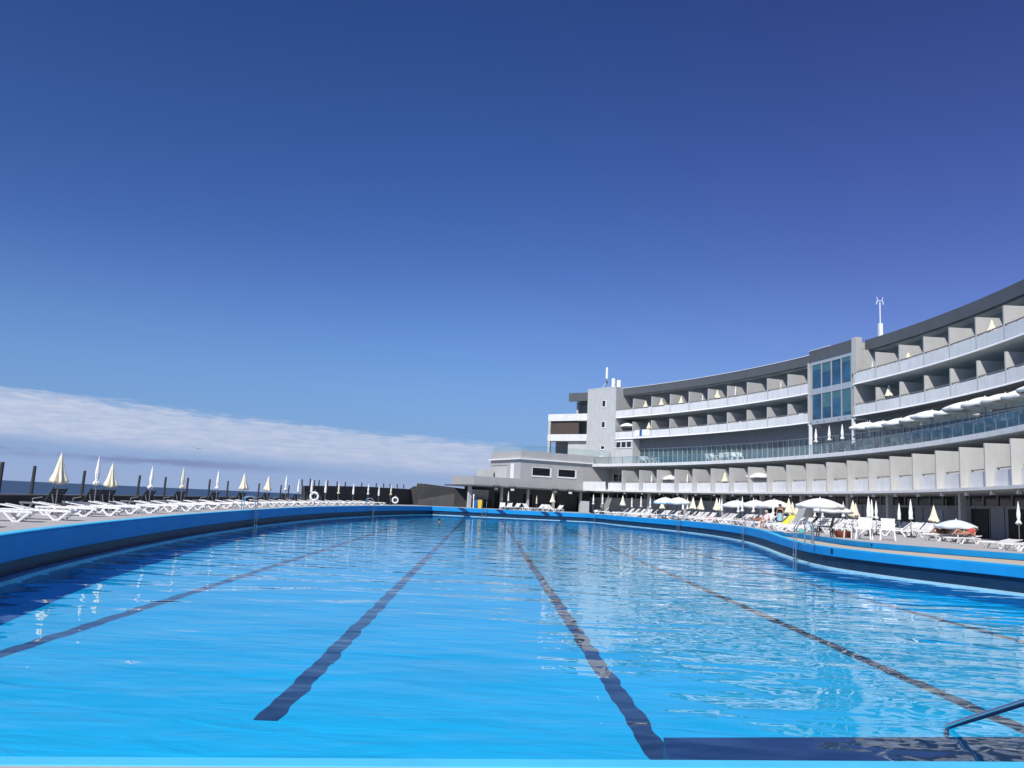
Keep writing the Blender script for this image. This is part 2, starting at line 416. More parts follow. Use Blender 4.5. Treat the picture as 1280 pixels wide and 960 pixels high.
# (x, y, top z, height of the colour change)
LEFT = spline([(-6.4, 5.9, .9, .36), (-7.7, 10, .9, .36), (-8.6, 13.5, .9, .36), (-9.3, 16.7, .9, .36), (-9.9, 19.5, .9, .36), (-10.7, 24.5, .9, .36), (-11.4, 30, .9, .37),
               (-12.0, 36, .9, .39), (-12.6, 46, .92, .42), (-12.8, 56, .94, .44), (-12.6, 66, .96, .46), (-11.8, 76, .98, .48), (-10.2, 88, 1.0, .5), (-8.2, 98, 1.0, .5), (-6.6, 103.4, 1.0, .5)], 1.5)
FAR = spline([(-6.6, 103.4, 1.0, .5), (3.2, 103.0, 1.0, .5), (12.2, 102.6, 1.0, .5)], 3)
RIGHT = spline([(12.2, 102.6, 1.0, .5), (13.5, 99.5, 1.0, .5), (14.6, 93, 1.0, .5), (16.0, 86.5, 1.0, .5), (17.6, 79, 1.0, .5), (18.4, 72, 1.0, .5), (18.5, 66, 1.0, .5), (17.9, 58, 1.0, .5),
                (16.5, 50, .98, .5), (15.0, 43, .86, .48), (14.0, 38, .80, .47), (13.55, 35, .80, .47), (13.45, 32.5, .80, .47), (13.75, 30.3, .80, .47), (14.3, 28, .80, .47), (15.5, 24.5, .82, .48),
                (16.5, 20, .82, .48), (16.4, 15, .82, .48), (14.6, 11, .82, .48), (12.5, 7.9, .82, .48)], 1.0)
OUT = LEFT[:-1] + FAR[:-1] + RIGHT
n_out = len(OUT)
XY = [Vector((p[0], p[1])) for p in OUT]
def nrm(i):
    d = (XY[min(i + 1, n_out - 1)] - XY[max(i - 1, 0)]).normalized(); return Vector((-d.y, d.x))      # away from the water (outline runs clockwise)
def off(i, o): p = XY[i] + nrm(i) * o; return (p.x, p.y)
Z_FLOOR = -.42
loop_near = [(-6.5, 6.17), (12.5, 8.22)]
def strip(mb, prof, i0=0, i1=n_out):
    """sweep a profile of (offset, z) pairs, or a function of the station, along the pool outline"""
    rows = [[(*off(i, o), z) for o, z in prof(OUT[i], i)] for i in range(i0, i1)]
    m = len(rows[0]); vs = [q for r in rows for q in r]; fs = []
    for a in range(len(rows) - 1):
        for b in range(m - 1): fs.append((a * m + b, (a + 1) * m + b, (a + 1) * m + b + 1, a * m + b + 1))
    return mb.add(vs, fs)
# wall, split by paint
tag(strip(MB(), lambda p, i: [(.12, Z_FLOOR - .05), (.12, .0)]).build('pool_basin_side', m_floor), kind='structure')
tag(strip(MB(), lambda p, i: [(.12, -.05), (-.12, -.05), (-.12, .045), (.16, .045)]).build('pool_ledge', m_ledge), kind='structure')
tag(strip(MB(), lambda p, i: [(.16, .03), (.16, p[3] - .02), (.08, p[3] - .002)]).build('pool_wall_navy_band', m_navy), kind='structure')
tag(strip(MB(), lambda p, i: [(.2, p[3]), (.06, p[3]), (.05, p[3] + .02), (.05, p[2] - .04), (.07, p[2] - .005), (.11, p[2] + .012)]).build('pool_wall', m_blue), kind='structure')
tag(strip(MB(), lambda p, i: [(.11, p[2] + .012), (.36, p[2] + .014), (.36, p[2] - .1)]).build('pool_coping', m_lblue), kind='structure')

# floor, water
poly = [(p.x, p.y) for p in XY]
flo = tag(MB().sheet([off(i, .3) for i in range(n_out)] + [], Z_FLOOR).build('pool_floor', m_floor), kind='structure')
def grid_water():
    return MB().sheet([off(i, .14) for i in range(n_out)], 0.0)
tag(grid_water().build('pool_water', m_water), kind='structure')

# lane lines on the floor: the edges waver a little, as seen through the water
def lane(x0, y0, x1, y1, w=.26, seed=0):
    rnd = random.Random(seed); n = int((y1 - y0) / .16); vs = []; fs = []
    ph = [rnd.uniform(0, 6.28) for _ in range(8)]
    for i in range(n + 1):
        t = i / n; y = y0 + (y1 - y0) * t; x = x0 + (x1 - x0) * t
        a = .008 + .0003 * y
        wob = a * (sin(y * 3.1 + ph[0]) + .8 * sin(y * 7.3 / (1 + y * .01) + ph[1]) + .5 * sin(y * 1.1 + ph[2]))
        e = .010 * sin(y * 5.7 + ph[3]) + .008 * sin(y * 11 + ph[4])
        vs += [(x - w / 2 + wob + e, y, Z_FLOOR + .006), (x + w / 2 + wob - e, y, Z_FLOOR + .006)]
        if i: fs.append((2 * i - 2, 2 * i - 1, 2 * i + 1, 2 * i))
    return tag(MB().add(vs, fs).build('lane_line', m_line), kind='structure')
k7 = 2.75 / 2.6
def apx(x, y): return at_z(x, y, Z_FLOOR)
def lane_px(a, b, y1, y0=None, **kw):
    A, B = apx(*a), apx(*b); sl_ = (B.x - A.x) / (B.y - A.y)
    ya = A.y if y0 is None else y0
    lane(A.x + (ya - A.y) * sl_, ya, A.x + (y1 - A.y) * sl_, y1, **kw)
lane_px((0, 818), (490, 660), 97, y0=8.0, seed=1)
lane_px((333, 901), (575, 655), 102.5, seed=2)
lane_px((818, 935), (630, 655), 102.3, y0=7.5, seed=3)
lane_px((1273, 910), (720, 666), 100, y0=9.2, seed=4)
lane_px((1280, 803), (870, 692), 74, y0=10.5, seed=5)
lane_px((1280, 757), (1120, 716), 30, y0=20, seed=6)

# near edge: coping at the water line, deck, dark step
def near(x): return 5.99 + (x + 6.5) * (8.22 - 6.17) / 19.0
def nstrip(x0, x1, a, b, z0, z1):
    mb = MB(); mb.hexa([(x0, near(x0) + a, z0), (x1, near(x1) + a, z0), (x1, near(x1) + b, z0), (x0, near(x0) + b, z0),
                        (x0, near(x0) + a, z1), (x1, near(x1) + a, z1), (x1, near(x1) + b, z1), (x0, near(x0) + b, z1)]); return mb
tag(nstrip(-7.2, 13.2, -.205, 0, -1.0, .05).build('near_coping', m_lblue, bevel=.012), kind='structure')
mb = MB(); mb.prism([(-24, -25), (30, -25), (30, near(30) - .207), (-24, near(-24) - .207)], -.5, .046)
tag(mb.build('near_deck', m_deck), kind='structure')
pa = at_z(832, 922, -.10); pb = at_z(1280, 921, -.10)
def stepY(x): return pa.y + (x - pa.x) * (pb.y - pa.y) / (pb.x - pa.x)
mb = MB(); xa, xb = pa.x - .02, 12.6
mb.hexa([(xa - .18, near(xa) + .005, -.41), (xb, near(xb) + .005, -.41), (xb, stepY(xb), -.41), (xa, stepY(xa), -.41), (xa - .18, near(xa) + .005, -.10), (xb, near(xb) + .005, -.10), (xb, stepY(xb), -.10), (xa, stepY(xa), -.10)])
tag(mb.build('pool_step', m_step), kind='structure')

# ------------------------------------------------------------------ decks
def lerp_pts(pts, y):
    for a, b in zip(pts, pts[1:]):
        if a[1] <= y <= b[1]:
            t = (y - a[1]) / (b[1] - a[1]); return [u + (v - u) * t for u, v in zip(a, b)]
    return list(pts[-1] if y > pts[-1][1] else pts[0])
LP = [tuple(p) for p in LEFT]
def left_off(x_img, o):
    """point on the left deck at offset o from the pool wall, seen at photo column x_img"""
    r = wray(x_img, 625); q = r.x / r.y; best = None
    for i in range(len(LEFT)):
        p = off(i, o); d = p[0] / p[1] - q if p[1] > 0 else 9
        if best and best[1] * d <= 0 and p[1] > 8:
            t = best[1] / (best[1] - d) if best[1] != d else 0
            return Vector((best[0][0] + (p[0] - best[0][0]) * t, best[0][1] + (p[1] - best[0][1]) * t)), best[2]
        best = (p, d, i)
    return Vector(p), i
nl = len(LEFT)
def deckz(i): return OUT[i][2]
mb = MB(); strip(mb, lambda p, i: [(.36, p[2] + .004), (3.0, p[2] + .004), (7.4, p[2] + .004), (7.4, -3)], 0, nl)
mb.prism([off(0, .36), off(0, 7.4), (off(0, 7.4)[0], -20), (off(0, .36)[0], -20)], -.5, .903)
tag(mb.build('left_deck', m_deck), kind='structure')

# hotel arc
CX, CY, R0, DTH, TH0 = -59.8406, 62.8945, 95.4948, .0386398, .6207
def thk(k): return TH0 - k * DTH
def arc(s, k, z=None):
    t = thk(k); x, y = CX + (R0 + s) * cos(t), CY + (R0 + s) * sin(t)
    return Vector((x, y)) if z is None else Vector((x, y, z))
def arc_k(x_img, s):
    """bay coordinate at which a photo column meets the cylinder of setback s"""
    best = None
    for i in range(-60, 700):
        kk = i * .05; p = arc(s, kk)
        if p.y < 5: break
        r = wray(x_img, 560); d = p.x / p.y - r.x / r.y
        if best and best[1] * d <= 0: return best[0] + .05 * best[1] / (best[1] - d)
        best = (kk, d)
    return 0
KEND = 31
# far and right deck at 1.0
W2 = [(16.55, 48.6), (16.5, 44.5), (16.2, 41), (15.75, 37.5), (15.65, 35), (16.1, 33), (17.3, 30.8), (18.7, 28.9), (21, 26), (23.6, 22.5), (25.5, 18), (26.5, 8)]
W2s = [(p.x, p.y) for p in spline([Vector(p) for p in W2], 1.0)]
iS = next(i for i in range(n_out) if i > nl + len(FAR) and XY[i].y < 48.8)
dpoly = [off(i, .36) for i in range(nl - 1, iS)] + W2s + [(48, 8), (48, 140), (-20, 140), (-16.5, 106.5), off(nl - 1, 7.4)]
tag(MB().prism(dpoly, -.6, 1.004).build('right_deck', m_deck), kind='structure')
# low walkway in front of the raised deck
wpoly = [off(i, .36) for i in range(iS - 1, n_out)] + [(26.5, 8)] + [p for p in W2s[::-1]]
mb = MB().prism(wpoly, -.6, .80)
tag(mb.build('tan_walkway', m_tan), kind='structure')
# the raised deck's blue riser
mb = MB()
fs = []; vs = []
for i, p in enumerate(W2s):
    a = Vector(W2s[max(i - 1, 0)]); b = Vector(W2s[min(i + 1, len(W2s) - 1)]); d = (b - a).normalized(); nn = Vector((-d.y, d.x))
    if nn.dot(Vector(p) - Vector((30, 60))) < 0: nn = -nn
    q = Vector(p); o1 = q + nn * .05; o2 = q - nn * .22
    vs += [(o1.x, o1.y, .78), (o1.x, o1.y, 1.012), (o2.x, o2.y, 1.016), (o2.x, o2.y, .9)]
    if i:
        a0 = 4 * (i - 1); b0 = 4 * i
        for j in range(3): fs.append((a0 + j, b0 + j, b0 + j + 1, a0 + j + 1))
tag(MB().add(vs, fs).build('raised_deck_riser', m_blue), 'low bright blue riser wall between the tan walkway and the raised sunbathing deck', 'wall')
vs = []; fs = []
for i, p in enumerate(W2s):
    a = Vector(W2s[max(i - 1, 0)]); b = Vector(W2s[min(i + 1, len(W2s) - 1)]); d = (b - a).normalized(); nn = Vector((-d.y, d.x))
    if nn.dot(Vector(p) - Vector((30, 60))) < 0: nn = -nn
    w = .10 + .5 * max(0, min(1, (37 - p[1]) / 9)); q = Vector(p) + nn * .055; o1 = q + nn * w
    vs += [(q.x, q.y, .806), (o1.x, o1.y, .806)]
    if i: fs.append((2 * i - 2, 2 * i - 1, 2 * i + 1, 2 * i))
tag(MB().add(vs, fs).build('riser_shade_strip', m_black), kind='structure')  # flat black strip: the shade along the riser's foot, put in as colour
# ground under everything, and the sea
gp = [(-19.6, -60), (420, -60), (420, 420), (30, 420), (-4, 150), (-19, 118), (-21.5, 90), (-22, 60), (-21.5, 30)]
tag(MB().prism(gp, -12, -2.2).build('ground', m_rock), kind='structure')
n = 96; RS = 6200
mb = MB(); mb.add([(0, 0, -9)] + [(RS * cos(2 * pi * j / n), RS * sin(2 * pi * j / n), -9) for j in range(n)], [(0, 1 + j, 1 + (j + 1) % n) for j in range(n)])
tag(mb.build('sea', m_sea), kind='structure')

# ------------------------------------------------------------------ sea wall and posts
iH = min(range(nl), key=lambda i: abs(XY[i].y - 79.8))
def wallrun(i0, i1, o0, o1, z0, zt):
    mb = MB(); rows = []
    for i in range(i0, i1 + 1):
        a, b = off(i, o0), off(i, o1); z = zt(i)
        rows.append([(*a, z0), (*a, z), (*b, z), (*b, z0)])
    vs = [q for r in rows for q in r]; fs = []
    for a in range(len(rows) - 1):
        for j in range(4): fs.append((4 * a + j, 4 * (a + 1) + j, 4 * (a + 1) + (j + 1) % 4, 4 * a + (j + 1) % 4))
    fs += [(0, 1, 2, 3), tuple(4 * (len(rows) - 1) + j for j in range(4))[::-1]]
    return mb.add(vs, fs)
sw = thing('sea_wall', 'long low dark wall between the left deck loungers and the sea', 'wall', (0, 0, 0))
wallrun(0, iH, 6.45, 6.85, .5, lambda i: 1.37).build('wall', m_seaw, sw)
wallrun(0, iH, 6.41, 6.89, 1.372, lambda i: 1.42).build('coping', mat('sea wall coping', (.20, .20, .20), .9, .15, 1.5, .2, 20), sw)
hw = thing('high_sea_wall', 'taller dark wall along the far end of the left deck, two life rings before it', 'wall', (0, 0, 0))
mb = wallrun(iH, nl - 4, 6.2, 6.6, .5, lambda i: 2.62 + .38 * (i - iH) / (nl - 4 - iH))
e0 = Vector(off(nl - 4, 6.4)); e1 = Vector((-10.3, 112.2))
mb.hexa([(e0.x - .2, e0.y, .5), (e0.x + .2, e0.y - .2, .5), (e1.x + .2, e1.y - .2, .5), (e1.x - .2, e1.y, .5), (e0.x - .2, e0.y, 3.0), (e0.x + .2, e0.y - .2, 3.0), (e1.x + .2, e1.y - .2, 3.06), (e1.x - .2, e1.y, 3.06)])
mb.build('wall', m_seaw, hw)
for i in (iH + 1,):
    p = off(iH, 6.35)
post_px = [(37.5, 582), (101, 588), (170.6, 594), (204, 596), (232, 597), (259.6, 599), (283, 601), (322, 604), (349.6, 606), (359.5, 606.5), (376, 599), (386, 598), (391.6, 600), (397, 600),
           (408, 600.5), (420, 602.6), (430, 603), (450.6, 604), (469, 604.5), (478, 604.5), (486, 605), (495, 605), (503, 606)]
pr = None
for q, (x, y) in enumerate(post_px):
    tall = x > 370
    p, i = left_off(x, 6.65 if not tall else 6.4)
    r = wray(x, y); zt = H + r.z * p.y / r.y
    zb = 1.42 if not tall else 2.62 + .38 * max(0, (i - iH)) / (nl - 4 - iH)
    zt = max(zt, zb + .5)
    lean = random.uniform(-.03, .03) + (.02 if not tall else 0)
    mb = MB(); mb.tube([(0, 0, -.02), (lean * .5, 0, (zt - zb) * .5), (lean, .01, zt - zb)], [.072, .07, .064], 8)
    lab = ('weathered dark post on the low sea wall, %s from the near end' % ORD[q + 1]) if not tall else ('thin dark post on the taller sea wall, %s from its seaward end' % ORD[q - 9])
    o = mb.build('wall_post', m_post, None, loc=(p.x, p.y, zb)); sharp_smooth(o); tag(o, lab, 'post', 'posts along the sea wall')
# a partial near post at the picture's edge
p, i = left_off(-4, 6.65)
o = MB().tube([(0, 0, -.02), (.03, 0, 1.2)], [.085, .075], 8).build('wall_post', m_post, None, loc=(p.x, p.y, 1.42)); sharp_smooth(o)
tag(o, 'weathered dark post on the low sea wall, cut by the edge beyond the nearest lounger', 'post', 'posts along the sea wall')

# stone end wall behind the far corner
ew = thing('stone_end_wall', 'dark stepped stone wall closing the far left corner beside the pavilion', 'wall', (-7, 112.4, 0))
mb = MB()
X0, X1 = -10.3, -2.05
ys = 112.2
pr_ = [(X0, 3.1), (X0 + .5, 3.45), (X0 + .9, 3.5), (X0 + 1.0, 3.9), (X0 + 1.7, 3.88), (X1 - .7, 3.42), (X1, 3.38)]
for (xa, za), (xb, zb) in zip(pr_, pr_[1:]):
    mb.hexa([(xa + 7, -.3, .9), (xb + 7, -.3, .9), (xb + 7, .3, .9), (xa + 7, .3, .9), (xa + 7, -.3, za), (xb + 7, -.3, zb), (xb + 7, .3, zb), (xa + 7, .3, za)])
mb.build('wall', m_seaw, ew)
mb = MB()
rs = random.Random(4)
x = X0 + .1
while x < X0 + 1.6:
    w = rs.uniform(.25, .4); h = rs.uniform(.12, .2)
    zt = 3.5 if x > X0 + .5 else 3.1
    if x > X0 + .95: zt = 3.9
    mb.box(x + 7, x + 7 + w, -.34, .2, zt - .5, zt - .5 + h); mb.box(x + 7, x + 7 + w, -.36, .2, zt - .2, zt - .2 + h); x += w + .06
for j in range(5):
    for a in range(2):
        mb.box(X1 + 7 - .62 + a * .31, X1 + 7 - .35 + a * .31, -.36, .3, 1.0 + j * .46, 1.38 + j * .46 + rs.uniform(-.05, .04))
mb.build('stone_facing', m_stone, ew)
mb = MB(); mb.hexa([(-8.9, 109.9, .9), (-4.2, 109.9, .9), (-4.2, 110.4, .9), (-8.9, 110.4, .9), (-8.9, 109.9, 1.7), (-4.2, 109.9, 2.75), (-4.2, 110.4, 2.75), (-8.9, 110.4, 1.7)])
mb.add([], [])
o = mb.build('ramp_wall', mat('ramp wall', (.075, .078, .082), .85, .2, .6, .2, 10, spots=.3)); tag(o, 'dark sloping ramp wall in the far left corner before the stone wall', 'wall')

# ------------------------------------------------------------------ hotel
HB = thing('hotel_building', 'long curved white and grey hotel with three rows of balconies over the pool', 'building', (38, 75, 0))
hb = Vector((38, 75, 0))
def HP(name, mb, m, parent=HB, smooth=False, bevel=0):
    mb.v = [(v[0] - hb.x, v[1] - hb.y, v[2]) for v in mb.v] if parent is HB else mb.v
    return mb.build(name, m, parent, smooth, bevel=bevel)
def arcblock(mb, s0, s1, k0, k1, z0, z1, step=.25, z1b=None):
    n = max(1, int(abs(k1 - k0) / step + .5)); rows = []
    for i in range(n + 1):
        kk = k0 + (k1 - k0) * i / n; a, b = arc(s0, kk), arc(s1, kk)
        rows.append([(a.x, a.y, z0), (a.x, a.y, z1), (b.x, b.y, z1 if z1b is None else z1b), (b.x, b.y, z0)])
    vs = [q for r in rows for q in r]; fs = []
    for a in range(n):
        for j in range(4): fs.append((4 * a + j, 4 * (a + 1) + j, 4 * (a + 1) + (j + 1) % 4, 4 * a + (j + 1) % 4))
    fs += [(0, 1, 2, 3), tuple(4 * n + j for j in range(4))[::-1]]
    return mb.add(vs, fs)
def arclip(mb, k0, k1, zb):
    # a small sloping lip along the foot of a parapet
    n = max(1, int(abs(k1 - k0) / .25)); vs = []; fs = []
    for i in range(n + 1):
        kk = k0 + (k1 - k0) * i / n
        for s_, z in ((-.004, zb + .11), (-.10, zb - .01), (-.10, zb - .04), (-.004, zb - .04)):
            p = arc(s_, kk); vs.append((p.x, p.y, z))
    for a in range(n):
        for j in range(4): fs.append((4 * a + j, 4 * (a + 1) + j, 4 * (a + 1) + (j + 1) % 4, 4 * a + (j + 1) % 4))
    fs += [(0, 1, 2, 3), tuple(4 * n + j for j in range(4))[::-1]]
    return mb.add(vs, fs)
def fin(mb, k, s0, s1, z0, z1, th=.16):
    dk = th / 2 / R0 / DTH
    a, b, c, d = arc(s0, k - dk), arc(s0, k + dk), arc(s1, k + dk), arc(s1, k - dk)
    return mb.hexa([(p.x, p.y, z0) for p in (a, b, c, d)] + [(p.x, p.y, z1) for p in (a, b, c, d)])
Zr0, Zr1 = 17.975, 18.995
BACK = 2.9
LW = (0.0, 10.0); SB = (10.0, 12.0); RW = (12.0, KEND)
# back facade behind all balcony floors
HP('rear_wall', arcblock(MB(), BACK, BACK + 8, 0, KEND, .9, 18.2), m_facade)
for wing in (LW, RW):
    k0, k1 = wing
    # balcony slabs and parapets, with a shadow groove at each fin
    for zb, zt in ((14.563, 15.615), (11.511, 12.515)):
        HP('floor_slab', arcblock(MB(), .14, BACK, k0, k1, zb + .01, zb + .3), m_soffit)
        mb = MB()
        kk = k0
        while kk < k1 - .01:
            g = .06 / R0 / DTH / 2
            arcblock(mb, 0, .14, kk + g, kk + 1 - g, zb, zt, .34); kk += 1
        arcblock(mb, .02, .12, k0 + .01, k1 - .01, zb + .05, zt - .03)
        HP('parapet', mb, m_para)
        HP('drip_edge', arclip(MB(), k0 + .01, k1 - .01, zb), m_whitem)
        mb = MB()
        arcblock(mb, .02, .12, k0 + .05, k1 - .05, zt + .10, zt + .17)
        kk = k0 + .12
        while kk < k1:
            fin(mb, kk, .05, .09, zt - .01, zt + .1, .05); kk += .42
        HP('handrail', mb, m_pole)
# roof
HP('roof_fascia', arcblock(MB(), 1.33, 1.75, 0.02, 10.0, Zr0, Zr1), m_dark)
HP('roof_coping', arcblock(MB(), 1.28, 1.9, 0.02, 9.95, Zr1 + .002, Zr1 + .06), m_whitem)
HP('roof_fascia', arcblock(MB(), 1.33, 1.75, 12.0, KEND, Zr0, Zr1), m_dark)
HP('roof_fascia', arcblock(MB(), -.02, .5, 10.02, 11.95, 17.8, Zr1), m_dark)
HP('roof_coping', arcblock(MB(), -.06, .4, 10.02, 11.0, Zr1 + .002, Zr1 + .055), m_whitem)
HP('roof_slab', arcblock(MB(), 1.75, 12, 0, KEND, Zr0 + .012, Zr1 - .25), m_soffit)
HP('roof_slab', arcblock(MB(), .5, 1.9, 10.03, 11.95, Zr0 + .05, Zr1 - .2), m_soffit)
# partitions between the rooms
def fin_parts(ks, zf, zt):
    for kk in ks: HP('partition', fin(MB(), kk, -.005, BACK - .01, zf, zt), m_fin)
ks_l = list(range(1, 10)); ks_r = list(range(13, 25))
for ks in (ks_l, ks_r):
    fin_parts(ks, 14.6, 17.12); fin_parts(ks, 11.55, 13.85)
HP('partition', fin(MB(), 0.03, .0, BACK, 11.5, 18.4, .18), m_fin)
HP('partition', fin(MB(), 12.06, -.03, BACK, 11.2, 15.615, .24), m_fin)
HP('partition', fin(MB(), 12.1, .625, BACK, 15.62, 17.96, .24), m_fin)
HP('partition', fin(MB(), 9.98, -.03, BACK, 11.2, 17.8, .26), m_fin)
HP('upright_fin', arcblock(MB(), -.05, .62, 11.975, 12.16, 15.62, 19.12), m_fin)
# balcony doors in the back facade
m_curt = mat('drawn curtain', (.34, .33, .31), .8, .2, 3)
rd_ = random.Random(21)
def door_bay(kc, z0, z1, name, w=.62, s=BACK - .03, m=None):
    m = m or rd_.choice([m_dglass, m_dglass, m_glass, m_curt])
    o = HP(name, arcblock(MB(), s - .05, s + .02, kc - w / 2, kc + w / 2, z0, z1, .32), m)
    mb = MB()
    for e in (-w / 2, 0, w / 2): fin(mb, kc + e, s - .09, s + .03, z0, z1, .07)
    arcblock(mb, s - .09, s + .03, kc - w / 2, kc + w / 2, z1, z1 + .08, .32)
    mb.v = [(v[0] - hb.x, v[1] - hb.y, v[2]) for v in mb.v]
    mb.build('frame', m_alu, o)
for kc in [i + .5 for i in range(0, 10)] + [i + .5 for i in range(12, 24)]:
    door_bay(kc, 14.9, 16.9, 'balcony_door'); door_bay(kc, 11.85, 13.8, 'balcony_door')
# stair block of glass between the two wings
SBs = .02
for (z0, z1) in ((11.75, 14.35), (14.95, 17.45)):
    for j in range(4):
        a = 10.12 + j * .45
        HP('stair_window', arcblock(MB(), SBs + .06, SBs + .12, a + .0, a + .45, z0, z1, .2), m_bglass)
for (j, za, zb_) in ((0, 16.9, 17.44), (1, 16.5, 17.44), (3, 17.0, 17.44), (1, 12.9, 14.34), (2, 13.6, 14.34), (3, 12.1, 14.34)):
    HP('roller_blind', arcblock(MB(), SBs + .045, SBs + .058, 10.14 + j * .45, 10.55 + j * .45, za, zb_, .2), mat('teal blind behind glass', (.07, .17, .20), .2, .1, 2))
mb = MB()
for j in range(5): fin(mb, 10.12 + j * .45, SBs - .02, SBs + .16, 11.5, 17.6, .10)
for z0, z1 in ((11.28, 11.75), (14.35, 14.95), (17.45, 17.8)): arcblock(mb, SBs + .0, SBs + .2, 10.06, 11.96, z0, z1, .3)
HP('stair_frame', mb, m_alu)
HP('stair_wall', arcblock(MB(), SBs + .25, 1.2, 10.1, 11.9, 11.3, 17.8), m_dark)
for kk in (10.03, 11.97): HP('stair_column', fin(MB(), kk, -.06, .22, 7.7, 11.3, .2), m_whitem)
# restaurant storey
HP('restaurant_header', arcblock(MB(), 1.35, 2.8, 1.0, KEND, 10.15, 11.52), mat('grey header render', (.19, .195, .205), .7, .08, .8, streak=.2))
HP('restaurant_soffit', arcblock(MB(), .02, 1.35, 0.0, KEND, 11.42, 11.505), m_dark)
for i in range(1, KEND - 6):
    o = HP('restaurant_window', arcblock(MB(), 1.5, 1.56, i + .01, i + .99, 7.76, 10.15, .33), m_glass)
    mb = MB()
    for e in (.0, .25, .5, .75): fin(mb, i + e, 1.42, 1.6, 7.76, 10.15, .06)
    arcblock(mb, 1.43, 1.59, i, i + 1, 10.08, 10.16, .5)
    mb.v = [(v[0] - hb.x, v[1] - hb.y, v[2]) for v in mb.v]; mb.build('frame', m_alu, o)
HP('side_room', arcblock(MB(), .04, 3, 0.03, 1.0, 7.76, 11.5), m_white)
for j in range(3):
    a = .12 + j * .29
    o = HP('small_window', arcblock(MB(), .0, .06, a, a + .2, 10.35, 11.05, .2), m_dglass)
o = HP('window_band', arcblock(MB(), .0, .05, .04, .97, 11.1, 11.25, .3), m_whitem); o2 = HP('window_sill', arcblock(MB(), -.06, .05, .04, .97, 10.2, 10.3, .3), m_whitem)
# terrace slab with glass balustrade
ST = -3.57
HP('terrace_slab', arcblock(MB(), ST, 1.4, -.2, KEND, 7.404, 7.76), m_para)
HP('terrace_soffit', arcblock(MB(), ST + .25, 2.0, -.2, KEND, 7.3, 7.40), m_facade)
HP('balustrade_glass', arcblock(MB(), ST + .1, ST + .125, -.15, KEND, 7.80, 8.66), m_rail)
mb = MB(); arcblock(mb, ST + .07, ST + .15, -.15, KEND, 8.66, 8.70)
kk = -.1
while kk < KEND:
    fin(mb, kk, ST + .13, ST + .18, 7.7, 8.68, .06); kk += .42 if kk > 11 else .8
HP('balustrade_rail', mb, mat('balustrade metal', (.32, .34, .35), .4, .05, 4, metal=.5))
# first floor
S1 = -4.9
zq0, zq1 = 4.10, 5.26
HP('floor_slab', arcblock(MB(), S1 - .05, BACK, .35, KEND, 3.98, 4.17), m_para)
mb = MB()
for i in range(1, KEND): arcblock(mb, S1 + .5, S1 + .62, i + .04, i + .96, 4.19, zq1 - .1, .4)
arcblock(mb, S1 + .1, S1 + .24, -.35, .98, 4.0, zq1, .3)
HP('parapet', mb, m_para)
mb = MB()
for i in range(1, KEND):
    arcblock(mb, S1 + .5, S1 + .62, i + .1, i + .9, zq1 + .0, zq1 + .06, .4); fin(mb, i + .15, S1 + .52, S1 + .6, zq1 - .12, zq1, .05); fin(mb, i + .8, S1 + .52, S1 + .6, zq1 - .12, zq1, .05)
HP('handrail', mb, m_pole)
for i in range(2, 27): HP('partition', fin(MB(), i, S1, BACK - .4, 4.165, 6.78, .17), m_fin)
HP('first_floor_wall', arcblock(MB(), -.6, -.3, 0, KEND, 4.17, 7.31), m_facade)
for i in range(0, 24): door_bay(i + .5, 4.5, 6.5, 'room_door', .6, -.62)
# brackets and lamps under the first-floor slab
for i in range(2, 27):
    p = arc(S1 + .25, i + .08); mb = MB()
    q = [(p.x - .12, p.y - .10), (p.x + .12, p.y - .10), (p.x + .12, p.y + .10), (p.x - .12, p.y + .10)]
    mb.hexa([(*a, 3.70) for a in q] + [(p.x - .03, p.y - .03, 3.98), (p.x + .03, p.y - .03, 3.98), (p.x + .03, p.y + .03, 3.98), (p.x - .03, p.y + .03, 3.98)])
    HP('soffit_lamp', mb, m_whitem)
# ground floor
GW = -.9
HP('ground_wall', arcblock(MB(), GW, GW + .3, -1, KEND, 1.0, 3.15), m_gwall)
HP('ground_soffit', arcblock(MB(), S1 + .2, GW + .3, .4, KEND, 3.9, 3.972), m_facade)
mb = MB(); kk = 0
HP('clerestory', arcblock(MB(), GW + .1, GW + .2, -1, KEND, 3.15, 3.9), m_dglass)
mb = MB()
for i in range(0, 2 * KEND): fin(mb, i * .5, GW + .02, GW + .28, 3.152, 3.9, .12)
arcblock(mb, GW - .05, GW + .1, -1, KEND, 3.12, 3.2)
HP('clerestory_frame', mb, m_gwall)
for i in range(6, 52): HP('panel_joint', fin(MB(), i * .5 + .25, GW - .03, GW + .02, 1.0, 3.12, .05), m_dark)
for kc in (8.6, 10.4, 14.6, 17.4, 18.7, 21.2):
    HP('dark_doorway', arcblock(MB(), GW - .06, GW - .01, kc - .3, kc + .3, 1.0, 3.0), m_black)
for kc in (15.9, 20.35):
    HP('service_door', arcblock(MB(), GW - .07, GW - .01, kc - .13, kc + .13, 1.0, 2.9), mat('pale blue door', (.36, .42, .50), .5, .05, 1))
for kc in (3, 5, 7, 9, 11, 13.2, 15, 18, 20.8, 23, 26):
    HP('column', fin(MB(), kc, S1 + 1.5, S1 + 1.9, 1.0, 3.95, .35), m_grey)
# slatted screen
mb = MB()
for j in range(14): fin(mb, 16.35 + j * .055, GW - .35, GW - .3, 1.0, 3.0, .06)
HP('slat_screen', mb, m_grey)

